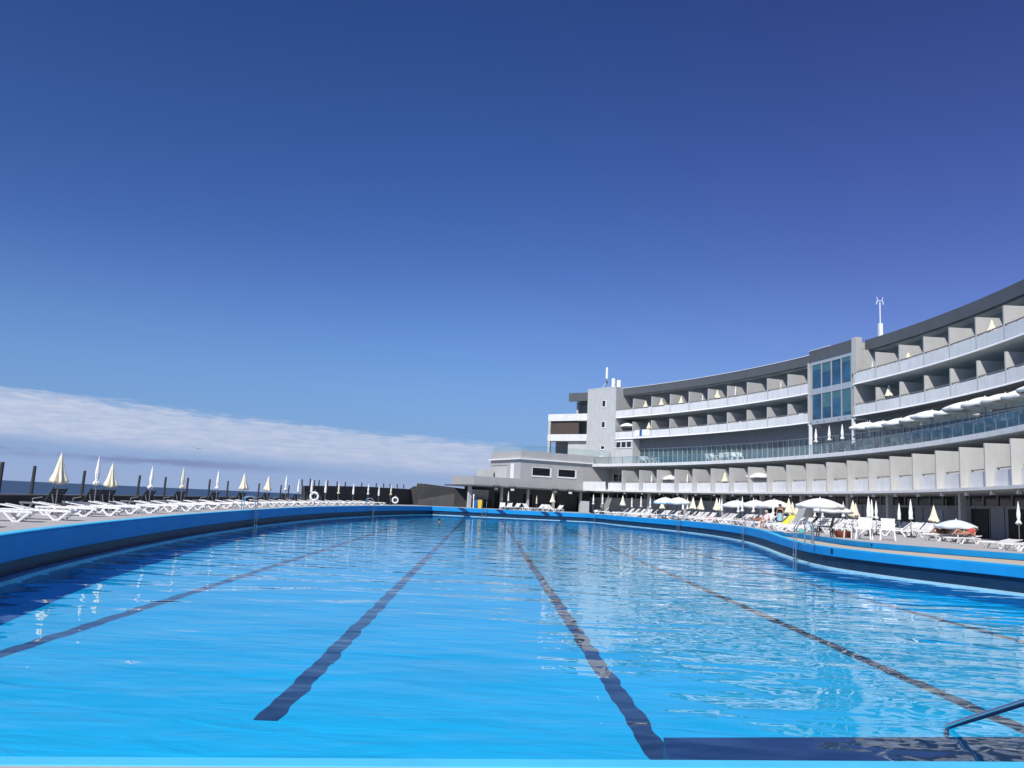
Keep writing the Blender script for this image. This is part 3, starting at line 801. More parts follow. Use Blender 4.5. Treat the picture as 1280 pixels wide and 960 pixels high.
# tower at the far end of the arc
mb = MB()
def quadprism(p, z0, z1): return MB().hexa([(q[0], q[1], z0) for q in p] + [(q[0], q[1], z1) for q in p])
T0 = arc(-.12, 0.06); T1 = arc(-.12, -1.52)
rad = Vector((cos(thk(-.7)), sin(thk(-.7))))
T2 = T1 + rad * 6; T3 = T0 + rad * 6
HP('tower_wall', quadprism([T0, T3, T2, T1], 1.0, 19.05), m_white)
HP('tower_cap', quadprism([T0 - rad * .04, T3, T2, T1 - rad * .04], 19.052, 19.12), m_whitem)
td = (T1 - T0).normalized()
def on_tower(a, z0, w, h, m, name, frame=True):
    p = T0 + td * a; o_ = -rad
    q = [p, p + td * w, p + td * w + o_ * .03, p + o_ * .03]
    b = HP(name, quadprism(q, z0, z0 + h), m)
    if frame:
        mb = MB()
        for (u0, u1, v0, v1) in ((-.12, w + .12, -.14, 0), (-.12, 0, 0, h), (w, w + .06, 0, h), (-.12, w + .06, h, h + .06)):
            q = [p + td * u0, p + td * u1, p + td * u1 + o_ * .07, p + td * u0 + o_ * .07]
            k_ = len(mb.v); mb.hexa([(a_.x - hb.x, a_.y - hb.y, z0 + v0) for a_ in q] + [(a_.x - hb.x, a_.y - hb.y, z0 + v1) for a_ in q])
        mb.build('frame', m_whitem, b)
    return b
on_tower(2.05, 16.35, .62, .85, m_dglass, 'tower_window'); on_tower(2.05, 13.3, .62, .8, m_dglass, 'tower_window')
on_tower(2.0, 10.15, .7, .42, m_dglass, 'tower_window'); on_tower(2.3, 8.0, .75, 1.2, m_whitem, 'tower_door', False)
# end wing beyond the tower
W0 = T1 + rad * .9; W1 = Vector((8.9, 127.5)); wd = (W1 - W0).normalized(); wn = Vector((wd.y, -wd.x))
if wn.y > 0: wn = -wn
wl = (W1 - W0).length
def wing(a0, a1, d0, d1, z0, z1): # d = depth behind the front line
    q = [W0 + wd * a0 - wn * d0, W0 + wd * a1 - wn * d0, W0 + wd * a1 - wn * d1, W0 + wd * a0 - wn * d1]
    return quadprism(q, z0, z1)
HP('parapet', wing(-.1, wl, 0, .2, 14.563, 15.615), m_para); HP('parapet', wing(-.1, wl, 0, .2, 11.511, 12.515), m_para)
HP('parapet', wing(wl - .2, wl, .2, 9, 14.563, 15.615), m_para); HP('parapet', wing(wl - .2, wl, .2, 9, 11.511, 12.515), m_para)
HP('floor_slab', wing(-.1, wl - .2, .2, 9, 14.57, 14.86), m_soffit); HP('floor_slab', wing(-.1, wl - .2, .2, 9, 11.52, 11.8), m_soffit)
HP('corner_column', wing(wl - .42, wl - .02, .05, .45, 8.0, 11.51), m_white); HP('corner_column', wing(wl - .42, wl - .02, .05, .45, 12.515, 14.56), m_white)
HP('slat_shutter', wing(wl * .3, wl - .5, .3, .4, 12.4, 14.56), m_brown)
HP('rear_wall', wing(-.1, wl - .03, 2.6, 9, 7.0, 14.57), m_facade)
HP('wing_window', wing(.1, wl * .28, 2.52, 2.59, 12.2, 14.2), m_glass)
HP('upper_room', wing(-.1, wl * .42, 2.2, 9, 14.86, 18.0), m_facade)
HP('upper_window', wing(.15, wl * .36, 2.1, 2.19, 15.0, 17.1), m_glass)
HP('side_wall', wing(wl * .42, wl * .46, 1.6, 4, 14.86, 17.6), m_white)
HP('roof_fascia', wing(-.1, wl * .56, .35, .9, 17.6, 18.85), m_dark); HP('roof_slab', wing(-.1, wl * .56, .9, 9, 17.9, 18.8), m_dark)
HP('lower_wall', wing(-.1, wl * .55, .5, 2.6, 7.0, 11.5), m_white)

# aerials on the roof
def at_top(x_img, s): k_ = arc_k(x_img, s); return arc(s, k_)
p = at_top(756, 1.2)
am = thing('antenna_mast', 'white panel antenna on a thin braced pole on the tower roof', 'antenna', (p.x, p.y, 19.12))
sharp_smooth(MB().tube([(0, 0, 0), (0, 0, 1.75)], .06, 8).build('pole', m_pole, am))
sharp_smooth(MB().tube([(0, 0, 1.55), (0, 0, 1.6), (0, 0, 3.2), (0, 0, 3.3)], [.1, .19, .19, .08], 12).build('panel_antenna', m_whitem, am))
MB().tube([(0, 0, 1.2), (-.75, -.3, 0)], .025, 6).build('brace', m_whitem, am)
MB().box(-.12, .12, -.12, .12, .9, 1.15).build('clamp', m_black, am)
for q, (xi, w, h) in enumerate(((764.6, .28, 1.5), (771.5, .3, 1.15))):
    p = at_top(xi, 1.6)
    o = MB().tube([(0, 0, 0), (0, 0, h), (0, 0, h + .06)], [w, w, w * .9], 14).build('roof_vent_pipe', m_whitem, None, loc=(p.x, p.y, 19.12)); sharp_smooth(o)
    tag(o, ('taller white vent cylinder beside the antenna pole on the tower roof', 'shorter fatter white vent cylinder at the edge of the tower roof')[q], 'vent pipe')
p = at_top(1103, 3)
a2 = thing('roof_aerial', 'tall white aerial pole with a curved two-pronged head on the hotel roof', 'antenna', (p.x, p.y, 18.6))
MB().box(-.17, .17, -.17, .17, 0, 2.2).build('base_column', m_whitem, a2)
sharp_smooth(MB().tube([(0, 0, 2.1), (0, 0, 4.3)], .055, 8).build('pole', m_whitem, a2))
MB().tube([(-.3, 0, 4.1), (-.33, 0, 4.3), (-.2, 0, 4.45), (0, 0, 4.48), (.2, 0, 4.45), (.33, 0, 4.3), (.3, 0, 4.1)], .045, 6).build('cross_arm', m_whitem, a2)
for dx in (-.24, .24): MB().tube([(dx, 0, 4.4), (dx * 1.2, 0, 4.85)], .03, 6).build('antenna', m_whitem, a2)

# ------------------------------------------------------------------ pavilion
P0, P1, P2 = Vector((-1.75, 109.0)), Vector((4.35, 112.0)), Vector((17.6, 118.5))
fd = (P2 - P0).normalized(); fb = Vector((-fd.y, fd.x))
PV = thing('pool_pavilion', 'low grey flat-roofed pavilion with two slot windows beside the hotel tower', 'building', (4, 114, 1.0))
pv = Vector((4, 114, 1.0))
L1 = (P1 - P0).length; L2 = (P2 - P0).length
def PP(name, a0, a1, d0, d1, z0, z1, m, parent=PV, bevel=0):
    q = [P0 + fd * a0 + fb * d0, P0 + fd * a1 + fb * d0, P0 + fd * a1 + fb * d1, P0 + fd * a0 + fb * d1]
    return MB().hexa([(p.x - pv.x, p.y - pv.y, z0 - pv.z) for p in q] + [(p.x - pv.x, p.y - pv.y, z1 - pv.z) for p in q]).build(name, m, parent, bevel=bevel)
PP('wall', L1, L2, 0, 9, 4.0, 7.72, m_grey)
PP('parapet', L1, L2, .0, 9.0, 7.9, 8.9, m_grey)
PP('cornice', L1 - .35, L2, -.28, 9.3, 7.722, 7.898, m_whitem)
PP('wing_parapet', 0, L1 - .002, 0, 7, 3.98, 5.12, m_grey)
PP('roof_canopy', -1.2, L2, -.55, 6.9, 3.80, 3.975, m_dark)
PP('back_wall', 0.4, L2, 3.4, 3.7, 1.0, 3.8, mat('pavilion back wall', (.11, .115, .12), .7, .15, .6))
for a, w, m in ((-.5, .42, m_white), (4.2, .3, m_grey), (8.2, .3, m_grey), (12.2, .3, m_grey), (16.6, .3, m_grey), (20.2, .3, m_grey)):
    PP('column', a, a + w, .3, .3 + w, 1.0, 3.80, m)
PP('bar_counter', 1.0, 3.6, 1.6, 2.4, 1.0, 2.1, m_black)
PP('bar_panel', .6, 3.5, 2.6, 2.8, 2.1, 3.4, m_grey)
for a0, a1 in ((4.9, 6.0), (9.3, 10.6), (13.6, 14.6), (18, 19)): PP('doorway', a0, a1, 3.3, 3.39, 1.0, 3.1, m_black)
# slot windows: measured on the front plane
def on_front(x, y):
    r = wray(x, y); n_ = fb; t = (P0.x * n_.x + P0.y * n_.y) / (r.x * n_.x + r.y * n_.y); q = r * t
    return (Vector((q.x, q.y)) - P0).dot(fd), H + q.z
for (xa, ya, xb, yb) in ((665.6, 584.3, 687.6, 594.0), (697.8, 586.6, 718.8, 595.6)):
    a0, z1 = on_front(xa, ya); a1, _ = on_front(xb, ya); _, z0 = on_front(xa, yb)
    w = PP('slot_window', a0, a1, -.03, .04, z0, z1, m_dglass)
    mb = MB()
    for (u0, u1, v0, v1) in ((a0 - .05, a1 + .26, z0 - .2, z0), (a1, a1 + .26, z0, z1 + .06), (a0 - .05, a0, z0, z1 + .06), (a0 - .05, a1 + .26, z1, z1 + .06)):
        q = [P0 + fd * u0 - fb * .07, P0 + fd * u1 - fb * .07, P0 + fd * u1 + fb * .03, P0 + fd * u0 + fb * .03]
        mb.hexa([(p.x - pv.x, p.y - pv.y, v0 - pv.z) for p in q] + [(p.x - pv.x, p.y - pv.y, v1 - pv.z) for p in q])
    mb.build('frame', m_whitem, w)
PP('side_door', L1 - .04, L1 + .02, 1.9, 2.8, 5.12, 7.2, m_whitem)
PP('side_panel', L1 - .05, L1 + .02, 3.9, 8.6, 5.12, 6.9, m_white)
PP('panel_rail', L1 - .07, L1 + .02, 3.85, 8.65, 6.9, 7.0, m_pole)
for (a0, a1, d0, d1) in ((L1 + .1, L2, .2, .225), (L1 + .1, L1 + .125, .23, 8.8)): PP('balustrade_glass', a0, a1, d0, d1, 8.9, 9.75, m_rail)
PP('side_block', L1 - 1.9, L1 - .4, 7.2, 9.5, 4.0, 6.4, m_white)
# floodlights in frames under the canopy edge
fl = None
for q, a in enumerate((3.0, 5.4, 12.0, 14.4)):
    p = P0 + fd * a - fb * .62
    t = thing('floodlight', '', 'floodlight', (p.x, p.y, 3.55), atan2(fd.y, fd.x), 'floodlights along the pavilion eaves')
    t['label'] = 'small dark framed floodlight under the pavilion eaves, %s from the stone wall' % ORD[q + 1]
    mb = MB(); mb.bar((-.45, 0, .5), (.45, 0, .5), .04, .04); mb.bar((-.45, 0, 0), (-.45, 0, .5), .04, .04); mb.bar((.45, 0, 0), (.45, 0, .5), .04, .04); mb.build('bracket', m_black, t)
    MB().box(-.22, .22, -.06, .1, -.1, .16).build('lamp_housing', m_whitem if q in (1, 3) else m_pole, t)

# blue end markers on the far wall, where the lanes meet it
for q, xi in enumerate((580, 627.5, 683, 700)):
    P = at_Y(xi, 640, 103.2); i = min(range(nl, nl + len(FAR)), key=lambda j: abs(XY[j].x - P.x))
    yy = 103.0 + (P.x - 3.2) * -.041
    mb = MB()
    x0 = P.x - .62; y0_ = yy + .04
    mb.hexa([(x0 + .5, y0_ - .02, .52), (x0 + 1.25, y0_ - .02, .52), (x0 + 1.25, y0_ + .1, .52), (x0 + .5, y0_ + .1, .52), (x0 - .2, y0_ - .02, .985), (x0 + .55, y0_ - .02, .985), (x0 + .55, y0_ + .1, .985), (x0 - .2, y0_ + .1, .985)])
    o = mb.build('lane_marker', mat('lane marker paint', (.010, .045, .14), .5, .1, 2)); tag(o, kind='structure')
    if q in (0, 3):
        o = MB().box(x0 + .6, x0 + 1.4, y0_ - .30, y0_ + .12, .038, .05).build('lane_marker', MATS['lane marker paint']); tag(o, kind='structure')

# ------------------------------------------------------------------ sun loungers
def make_lounger(name, m, m2, ang, label, cat, arm=False):
    """a moulded lounger along +x (foot at +x, head at -x), 1.95 m long"""
    r = thing(name, label, cat)
    parts = []
    mb = MB()
    for s in (-1, 1): mb.bar((-.95, s * .31, .335), (.98, s * .31, .335), .06, .07)
    mb.bar((.96, -.31, .335), (.96, .31, .335), .05, .07); mb.bar((-.95, -.31, .335), (-.95, .31, .335), .05, .07)
    parts.append(mb.build('frame', m, r, bevel=.012))
    mb = MB()
    for j in range(9): x = -.26 + j * .135; mb.bar((x, -.285, .375), (x, .285, .375), .105, .025)
    parts.append(mb.build('bed', m2, r))
    mb = MB(); c, s_ = cos(ang), sin(ang)
    for j in range(5):
        d = .09 + j * .135; x, z = -.34 - d * c, .385 + d * s_
        mb.bar((x, -.28, z), (x, .28, z), .105, .028, (s_, 0, c))
    for s in (-1, 1): mb.bar((-.34, s * .29, .385), (-.34 - .74 * c, s * .29, .385 + .74 * s_), .045, .045)
    parts.append(mb.build('backrest', m2, r))
    for s in (-1, 1):
        for x in (-.62, .58):
            mb = MB()
            mb.bar((x - .30, s * .31, .31), (x - .06, s * .31, .02), .055, .06); mb.bar((x + .30, s * .31, .31), (x + .06, s * .31, .02), .055, .06)
            mb.bar((x - .10, s * .31, .022), (x + .10, s * .31, .022), .058, .044)
            parts.append(mb.build('leg', m, r))
    if ang > .25:
        mb = MB()
        for s in (-1, 1): mb.bar((-.34 - .5 * c, s * .24, .38 + .5 * s_), (-.8, s * .24, .34), .03, .03)
        parts.append(mb.build('prop', m, r))
    if arm:
        mb = MB()
        for s in (-1, 1): mb.bar((-.3, s * .34, .60), (.25, s * .34, .52), .05, .035); mb.bar((.22, s * .34, .33), (.22, s * .34, .52), .04, .04)
        parts.append(mb.build('armrest', m_pole, r))
    return proto(r, parts)
LO_FLAT = make_lounger('sun_lounger', m_whitep, m_whitep, .19, 'x', 'sun lounger')
LO_UP = make_lounger('sun_lounger', m_whitep, m_whitep, .72, 'x', 'sun lounger')
LO_DARK = make_lounger('dark_lounger', m_pole, m_char, .95, 'x', 'deck chair', arm=True)

def chair_proto(name, m, label, cat='chair', slat=True):
    r = thing(name, label, cat); parts = []
    parts.append(MB().box(-.24, .24, -.24, .24, .40, .44).build('seat', m, r, bevel=.012))
    mb = MB()
    if slat:
        for j in range(6): y = -.2 + j * .08; mb.bar((-.23, y, .46), (-.33, y, .84), .03, .068, (0, 1, 0))
        mb.bar((-.33, -.25, .86), (-.33, .25, .86), .04, .06); mb.bar((-.225, -.25, .47), (-.225, .25, .47), .04, .05)
    else: mb.bar((-.23, 0, .44), (-.34, 0, .88), .46, .03, (1, 0, .25))
    parts.append(mb.build('backrest', m, r))
    mb = MB()
    for s in (-1, 1): mb.bar((-.27, s * .26, .66), (.22, s * .26, .64), .05, .03)
    parts.append(mb.build('armrest', m, r))
    for sx_ in (-1, 1):
        for sy in (-1, 1): parts.append(MB().bar((sx_ * .22, sy * .23, .42), (sx_ * .27, sy * .26, 0), .045, .045).build('leg', m, r))
    return proto(r, parts)
CH_W = chair_proto('plastic_chair', m_whitep, 'x')
CH_D = chair_proto('dark_chair', m_char, 'x', slat=False)
def table_proto(name, m, label):
    r = thing(name, label, 'table'); parts = []
    parts.append(sharp_smooth(MB().lathe([(.02, .70), (.42, .70), (.43, .72), (.42, .735), (.02, .735)], 18).build('table_top', m, r)))
    for a in range(4): parts.append(MB().bar((.3 * cos(a * pi / 2 + .8), .3 * sin(a * pi / 2 + .8), .7), (.36 * cos(a * pi / 2 + .8), .36 * sin(a * pi / 2 + .8), 0), .045, .045).build('leg', m, r))
    return proto(r, parts)
TB_W = table_proto('plastic_table', m_whitep, 'x'); TB_D = table_proto('cafe_table', m_pole, 'x')

# ------------------------------------------------------------------ umbrellas
def umb_closed(style, m, hgt=2.2, seed=0):
    """closed parasols: 'cone' hangs half open, 'tied' is strapped with a ruffled skirt, 'slim' is furled tight"""
    rd = random.Random(seed)
    r = thing('closed_parasol', 'x', 'parasol'); parts = []
    parts.append(sharp_smooth(MB().lathe([(.27, 0), (.28, .03), (.25, .09), (.06, .12), (.05, .3)], 16).build('base', m_char, r)))
    parts.append(sharp_smooth(MB().tube([(0, 0, .1), (0, 0, hgt - .02)], .022, 8).build('pole', m_pole, r)))
    n = 32; ph0 = rd.uniform(0, 6)
    if style == 'cone':
        prof = [(.012, hgt), (.05, hgt - .06), (.12, hgt - .35), (.2, hgt - .7), (.285, hgt - .98), (.315, hgt - 1.08), (.29, hgt - 1.07), (.18, hgt - .72), (.05, hgt - .4)]
        amp = [.0, .05, .12, .2, .26, .30, .30, .2, .1]
    elif style == 'tied':
        prof = [(.012, hgt), (.03, hgt - .06), (.06, hgt - .35), (.085, hgt - .62), (.07, hgt - .82), (.045, hgt - .90), (.085, hgt - .98), (.12, hgt - 1.10), (.105, hgt - 1.11), (.04, hgt - .95)]
        amp = [0, .08, .15, .22, .2, .1, .35, .5, .5, .2]
    else:
        prof = [(.012, hgt), (.035, hgt - .06), (.07, hgt - .4), (.10, hgt - .75), (.085, hgt - 1.0), (.105, hgt - 1.12), (.09, hgt - 1.12), (.03, hgt - .9)]
        amp = [0, .08, .15, .22, .22, .35, .35, .1]
    def fn(ph, i):
        f = cos(8 * ph + ph0) * amp[i] + .35 * amp[i] * sin(3 * ph + 1.3 * ph0)
        return 1 + f, (.05 * cos(8 * ph + ph0) + .03 * sin(2 * ph + ph0)) * (1 if prof[i][0] > .1 and i > 3 else 0)
    parts.append(MB().lathe(prof, n, fn, cap=False).build('canopy', m, r, smooth=True))
    parts.append(sharp_smooth(MB().lathe([(.012, hgt - .02), (.025, hgt + .01), (.022, hgt + .04), (.004, hgt + .07)], 10).build('finial', m_whitep, r)))
    if style == 'tied':
        parts.append(MB().lathe([(.066, hgt - .93), (.07, hgt - .91), (.07, hgt - .89), (.066, hgt - .87)], 12).build('strap', m, r))
    return proto(r, parts)
U_CONE = umb_closed('cone', m_canvas, seed=1); U_TIED = umb_closed('tied', m_canvasw, seed=2); U_SLIM = umb_closed('slim', m_canvasw, seed=3)
U_TIEDC = umb_closed('tied', m_canvas, seed=5)
def umb_open(m, rad=1.3, hgt=2.3, rise=.45, seed=0, label='x', square=False):
    rd = random.Random(seed)
    r = thing('open_parasol', label, 'parasol'); parts = []
    parts.append(sharp_smooth(MB().lathe([(.27, 0), (.28, .03), (.25, .09), (.06, .12), (.05, .3)], 16).build('base', m_char, r)))
    parts.append(sharp_smooth(MB().tube([(0, 0, .1), (0, 0, hgt - .03)], .024, 8).build('pole', m_pole, r)))
    N_ = 8; n = 48; prof = []
    for j in range(9):
        t = j / 8; prof.append((rad * max(.02, t), hgt - rise * (t ** 1.7)))
    prof.append((rad * 1.0, hgt - rise - .16))
    def fn(ph, i):
        u = (ph / (2 * pi) * N_) % 1; b = (2 * abs(u - .5)); t = min(i, 8) / 8
        k_ = 1 - .055 * (1 - b * b) * t
        sag = -.05 * (1 - b * b) * t * t
        sc = (.03 * cos(ph * 3) if i == 9 else 0)
        return k_, sag + sc
    c = MB().lathe(prof, n, fn, cap=False).build('canopy', m, r)
    md = c.modifiers.new('cloth', 'SOLIDIFY'); md.thickness = .012; sharp_smooth(c, 25)
    parts.append(c)
    mb = MB()
    for j in range(N_):
        a = 2 * pi * j / N_; mb.tube([(0, 0, hgt - .06), (rad * .55 * cos(a), rad * .55 * sin(a), hgt - rise * .36 - .03), (rad * .97 * cos(a), rad * .97 * sin(a), hgt - rise - .03)], .012, 5)
    parts.append(mb.build('ribs', m_pole, r))
    parts.append(sharp_smooth(MB().lathe([(.02, hgt - .03), (.035, hgt + .01), (.03, hgt + .05), (.005, hgt + .1)], 10).build('finial', m_whitep, r)))
    return proto(r, parts)

# ------------------------------------------------------------------ left deck
Lz = lambda i: OUT[i][2] + .004
GL = 'white loungers along the left pool wall'
def face(i): n_ = nrm(i); return atan2(-n_.y, -n_.x)         # direction from the deck towards the water
lx = [5, 32, 73, 128, 160, 193, 206, 236, 250, 274, 290, 307, 325, 338, 350, 363, 372, 382, 391, 399, 408, 416, 424, 432, 440, 448, 456, 464, 472, 480, 488]
last = None; q = 0
x_ = -60
pts_l = []
s_acc = 0
iv = 0
# loungers every ~1.7 m along the wall, in staggered pairs
d_next = 12.2; acc = 0
stations = []
for i in range(1, nl):
    acc += (XY[i] - XY[i - 1]).length
    if acc >= d_next and XY[i].y < 92:
        stations.append(i); d_next = acc + (1.15 if len(stations) % 2 else 2.35)
rl = random.Random(5)
for q, i in enumerate(stations):
    o_ = 2.05 + rl.uniform(-.12, .12) + (.0 if q % 2 else .25)
    p = off(i, o_)
    lab = 'white plastic sun lounger on the left deck, %s from the near end of its row' % (ORD[q + 1] if q < 40 else 'far')
    place(LO_FLAT, (*p, Lz(i)), face(i) + rl.uniform(-.12, .12), lab, GL, (.95, .92, .76))
ul = [(70, 565, U_CONE), (118, 570, U_TIED), (136, 578, U_CONE), (186.5, 582, U_TIED), (226, 584, U_TIEDC), (270, 587.5, U_TIED), (303, 591, U_CONE), (333.5, 594.5, U_CONE), (356, 593.5, U_TIED),
      (372, 598, U_SLIM), (388.5, 599, U_SLIM), (406, 600, U_SLIM), (422.5, 602.5, U_TIEDC), (441, 604, U_SLIM), (459.5, 604.5, U_TIED), (473, 607, U_SLIM), (488, 605.5, U_TIEDC)]
for q, (x, y, U) in enumerate(ul):
    p, i = left_off(x, 3.35); r = wray(x, y); zt = H + r.z * p.y / r.y
    sc = (zt - Lz(i)) / 2.27
    kind_ = 'half-open cream' if U is U_CONE else ('strapped white' if U is U_TIED else ('strapped cream' if U is U_TIEDC else 'tightly furled white'))
    wsc = .92 if U is U_CONE else 1.0
    place(U, (p.x, p.y, Lz(i)), rl.uniform(0, 6), kind_ + ' parasol on the left deck, %s from the near end' % ORD[q + 1], 'closed parasols along the left deck', (sc * wsc, sc * wsc, sc))
    if q < 12:
        pp, j = left_off(x - (5.5 if x < 300 else 3.5), 3.75)
        place(LO_DARK, (pp.x - .35, pp.y + .25, Lz(j)), face(j) + pi - .6 + rl.uniform(-.1, .1), 'charcoal reclining chair facing the sea behind the %s left deck parasol' % ORD[q + 1], 'charcoal chairs by the left parasols', (.9, .95, .88))

# life rings on posts
for q, (x, y) in enumerate(((392.5, 620.5), (494, 625.2))):
    p, i = left_off(x, 1.1); r = wray(x, y); z = H + r.z * p.y / r.y
    t = thing('life_ring', ('white life ring on a pole in front of the high sea wall, nearer of two', 'white life ring on a pole past the last lounger, farther of two')[q], 'life ring', (p.x, p.y, Lz(i)), 0, 'life rings on the left deck')
    zc = z - Lz(i); R_ = .30; mb = MB(); n_, m_ = 24, 10; vs = []; fs = []
    for a in range(n_):
        for b in range(m_):
            A, B = 2 * pi * a / n_, 2 * pi * b / m_; rr_ = R_ + .09 * cos(B)
            vs.append((rr_ * cos(A), 0.085 * sin(B), zc + rr_ * sin(A)))
            fs.append((a * m_ + b, a * m_ + (b + 1) % m_, ((a + 1) % n_) * m_ + (b + 1) % m_, ((a + 1) % n_) * m_ + b))
    MB().add(vs, fs).build('ring', m_whitep, t, smooth=True)
    sharp_smooth(MB().tube([(0, .16, 0), (0, .16, zc + .55)], .035, 8).build('pole', m_pole, t))
    mb = MB()
    for a in range(4):
        A = pi / 4 + a * pi / 2; mb.bar((.195 * cos(A), -.0, zc + .195 * sin(A)), (.405 * cos(A), 0, zc + .405 * sin(A)), .09, .19, (0, 1, 0))
    mb.build('band', mat('grey band', (.5, .5, .5), .6), t)

# pool ladders
def ladder(P, ang, ztop, label, hi=.75):
    """a stainless ladder over the pool wall; +x points to the water"""
    t = thing('pool_ladder', label, 'ladder', (P[0], P[1], ztop), ang, 'steel ladders round the pool'); drop = ztop + .45
    for s in (-1, 1):
        pts = [(-.55, s * .26, 0)] + [(-.55 + .4 * (1 - cos(a)) , s * .26, hi - .25 + .25 * sin(a)) for a in (0, .5, 1.0, 1.57)] + [(.0, s * .26, hi - .04), (.16, s * .26, hi - .3), (.2, s * .26, -.1), (.2, s * .26, -drop)]
        sharp_smooth(MB().tube(pts, .024, 8).build('rail', m_steel, t))
    for j in range(4):
        z = -.25 - j * .28
        MB().box(.16, .25, -.25, .25, z - .012, z + .012).build('rung', m_steel, t)
    return t
def lad_left(x, label):
    p, i = left_off(x, .05); ladder((p.x, p.y), face(i), Lz(i), label)
lad_left(317, 'steel pool ladder set on the left wall about halfway down the loungers')
lad_left(465, 'steel pool ladder on the left wall near the far life ring')
def right_pt(x, o, lo=None):
    r = wray(x, 650); q = r.x / r.y; best = None
    for i in range(nl + len(FAR) - 2, n_out):
        p = off(i, o); d = p[0] / p[1] - q
        if best and best[1] * d <= 0:
            t = best[1] / (best[1] - d); return Vector((best[0][0] + (p[0] - best[0][0]) * t, best[0][1] + (p[1] - best[0][1]) * t)), i
        best = (p, d)
    return Vector(best[0]), n_out - 1
for x, lab in ((745.5, 'steel pool ladder at the far right corner of the pool'), (850.5, 'steel pool ladder on the right wall under the densest loungers'), (932.5, 'steel pool ladder on the right wall just before the wall bends')):
    p, i = right_pt(x, .05); ladder((p.x, p.y), face(i), OUT[i][2] + .01, lab, .55)
i = min(range(n_out - 60, n_out), key=lambda j: abs(XY[j].y - 37.2)); p = off(i, .05)
ladder(p, face(i), OUT[i][2] + .01, 'steel pool ladder with tall rails beside the tan walkway', .95)
p = off(nl + 1, .05); ladder((p[0] - .2, p[1]), -pi / 2, 1.0, 'pair of steel ladder rails in the far left pool corner', 1.0)

# hand rail running down into the water at the near edge
hr = thing('hand_rail', 'thick polished steel hand rail sloping into the water at the near right step', 'handrail')
FT = at_z(1184, 921, -.10); B0 = at_Y(1183, 908.5, FT.y); B1 = at_Y(1280, 878, B0.y - .95); dv = B1 - B0
pts = [B0 + Vector((-.0, .05, -.6)), B0 + Vector((-.0, .04, -.12)), B0 + Vector((0, .02, -.05)), B0, B0 + dv * .04 + Vector((0, 0, .012))]
pts = [Vector((FT.x, FT.y + .02, -.41)), Vector((FT.x, FT.y + .02, B0.z - .07)), Vector((B0.x, B0.y + .01, B0.z - .02)), B0 + dv * .025, B0 + dv * .06]
pts += [B0 + dv * t for t in (.3, .6, 1.0, 1.5, 2.0)]
E_ = B0 + dv * 2.2; pts += [E_ + Vector((0, -.12, .0)), Vector((E_.x, E_.y - .25, E_.z - .2)), Vector((E_.x, E_.y - .27, .04))]
sharp_smooth(MB().tube(pts, .03, 12).build('rail', m_steel, hr), 60)
MB().lathe([(.03, .046), (.075, .046), (.075, .06), (.03, .075)], 14, c=(E_.x, E_.y - .27, 0)).build('flange', m_steel, hr)

# ------------------------------------------------------------------ right and far deck
DZ = 1.004
rr_ = random.Random(9)
# far deck row before the pavilion
for q, (x, y) in enumerate(((628, 0), (636, 0), (644, 0), (661, 0), (673, 0), (682, 0), (691, 0), (697, 0))):
    p = at_Y(x, 630, 105.3 + (q % 3) * .5)
    place(LO_UP, (p.x, p.y, DZ), -pi / 2 + rr_.uniform(-.9, .9), 'white raised-back lounger before the pavilion, %s from the stone wall' % ORD[q + 1], 'white loungers before the pavilion')
for q, (x, y, Y, U) in enumerate(((635.8, 614, 106.4, U_TIED), (671, 619.5, 106.6, U_TIEDC), (691, 616, 106.2, U_CONE))):
    p = at_Y(x, y, Y); sc = (p.z - DZ) / 2.27
    place(U, (p.x, p.y, DZ), q, ('slim strapped white parasol before the pavilion columns', 'short strapped cream parasol in the middle before the pavilion', 'half-open cream cone parasol before the pavilion wall')[q], 'closed parasols before the pavilion', (sc, sc, sc))
# closed parasols on the right deck
ur = [(742, 617.7, 106, U_TIED), (753.4, 617, 105, U_TIED), (778.7, 619, 96, U_CONE), (790, 621.5, 98, U_TIED), (801.5, 620, 91, U_TIED), (813, 621, 89, U_TIED), (828, 624, 92, U_CONE), (854, 624, 90, U_SLIM),
      (859.5, 622, 82.3, U_TIED), (866.6, 621, 79, U_CONE), (876.4, 622, 78.3, U_CONE), (896, 622, 74, U_CONE), (899.6, 622.6, 77, U_SLIM), (902.4, 623, 79, U_SLIM), (923, 623.5, 68, U_TIED), (928, 620.4, 65.5, U_TIED), (942, 622, 66, U_TIED),
      (966.4, 624, 62, U_TIED), (986, 622.6, 61.3, U_CONE), (990.5, 627, 63, U_CONE), (996, 629, 63, U_CONE), (1018.5, 628, 58, U_TIED), (1028, 630, 60, U_TIED), (1054, 627, 62, U_TIED), (1066, 625, 57, U_CONE), (1069.5, 628.6, 60, U_CONE),
      (1085.5, 620.4, 46.5, U_SLIM), (1089.4, 624, 52, U_SLIM), (1095, 626, 50, U_TIED), (1123.7, 629, 56, U_SLIM), (1138, 624, 48, U_SLIM), (1167, 631, 49, U_CONE), (1272.5, 626.7, 42.3, U_TIED)]
for q, (x, y, Y, U) in enumerate(ur):
    p = at_Y(x, y, Y); sc = max(.8, min(1.2, (p.z - DZ) / 2.27))
    kind_ = {id(U_CONE): 'half-open cream', id(U_TIED): 'strapped white', id(U_SLIM): 'furled white', id(U_TIEDC): 'strapped cream'}[id(U)]
    place(U, (p.x, p.y, DZ), rr_.uniform(0, 6), kind_ + ' parasol on the right deck, %s from the far end' % ORD[q + 1], 'closed parasols on the right deck', (sc, sc, sc))
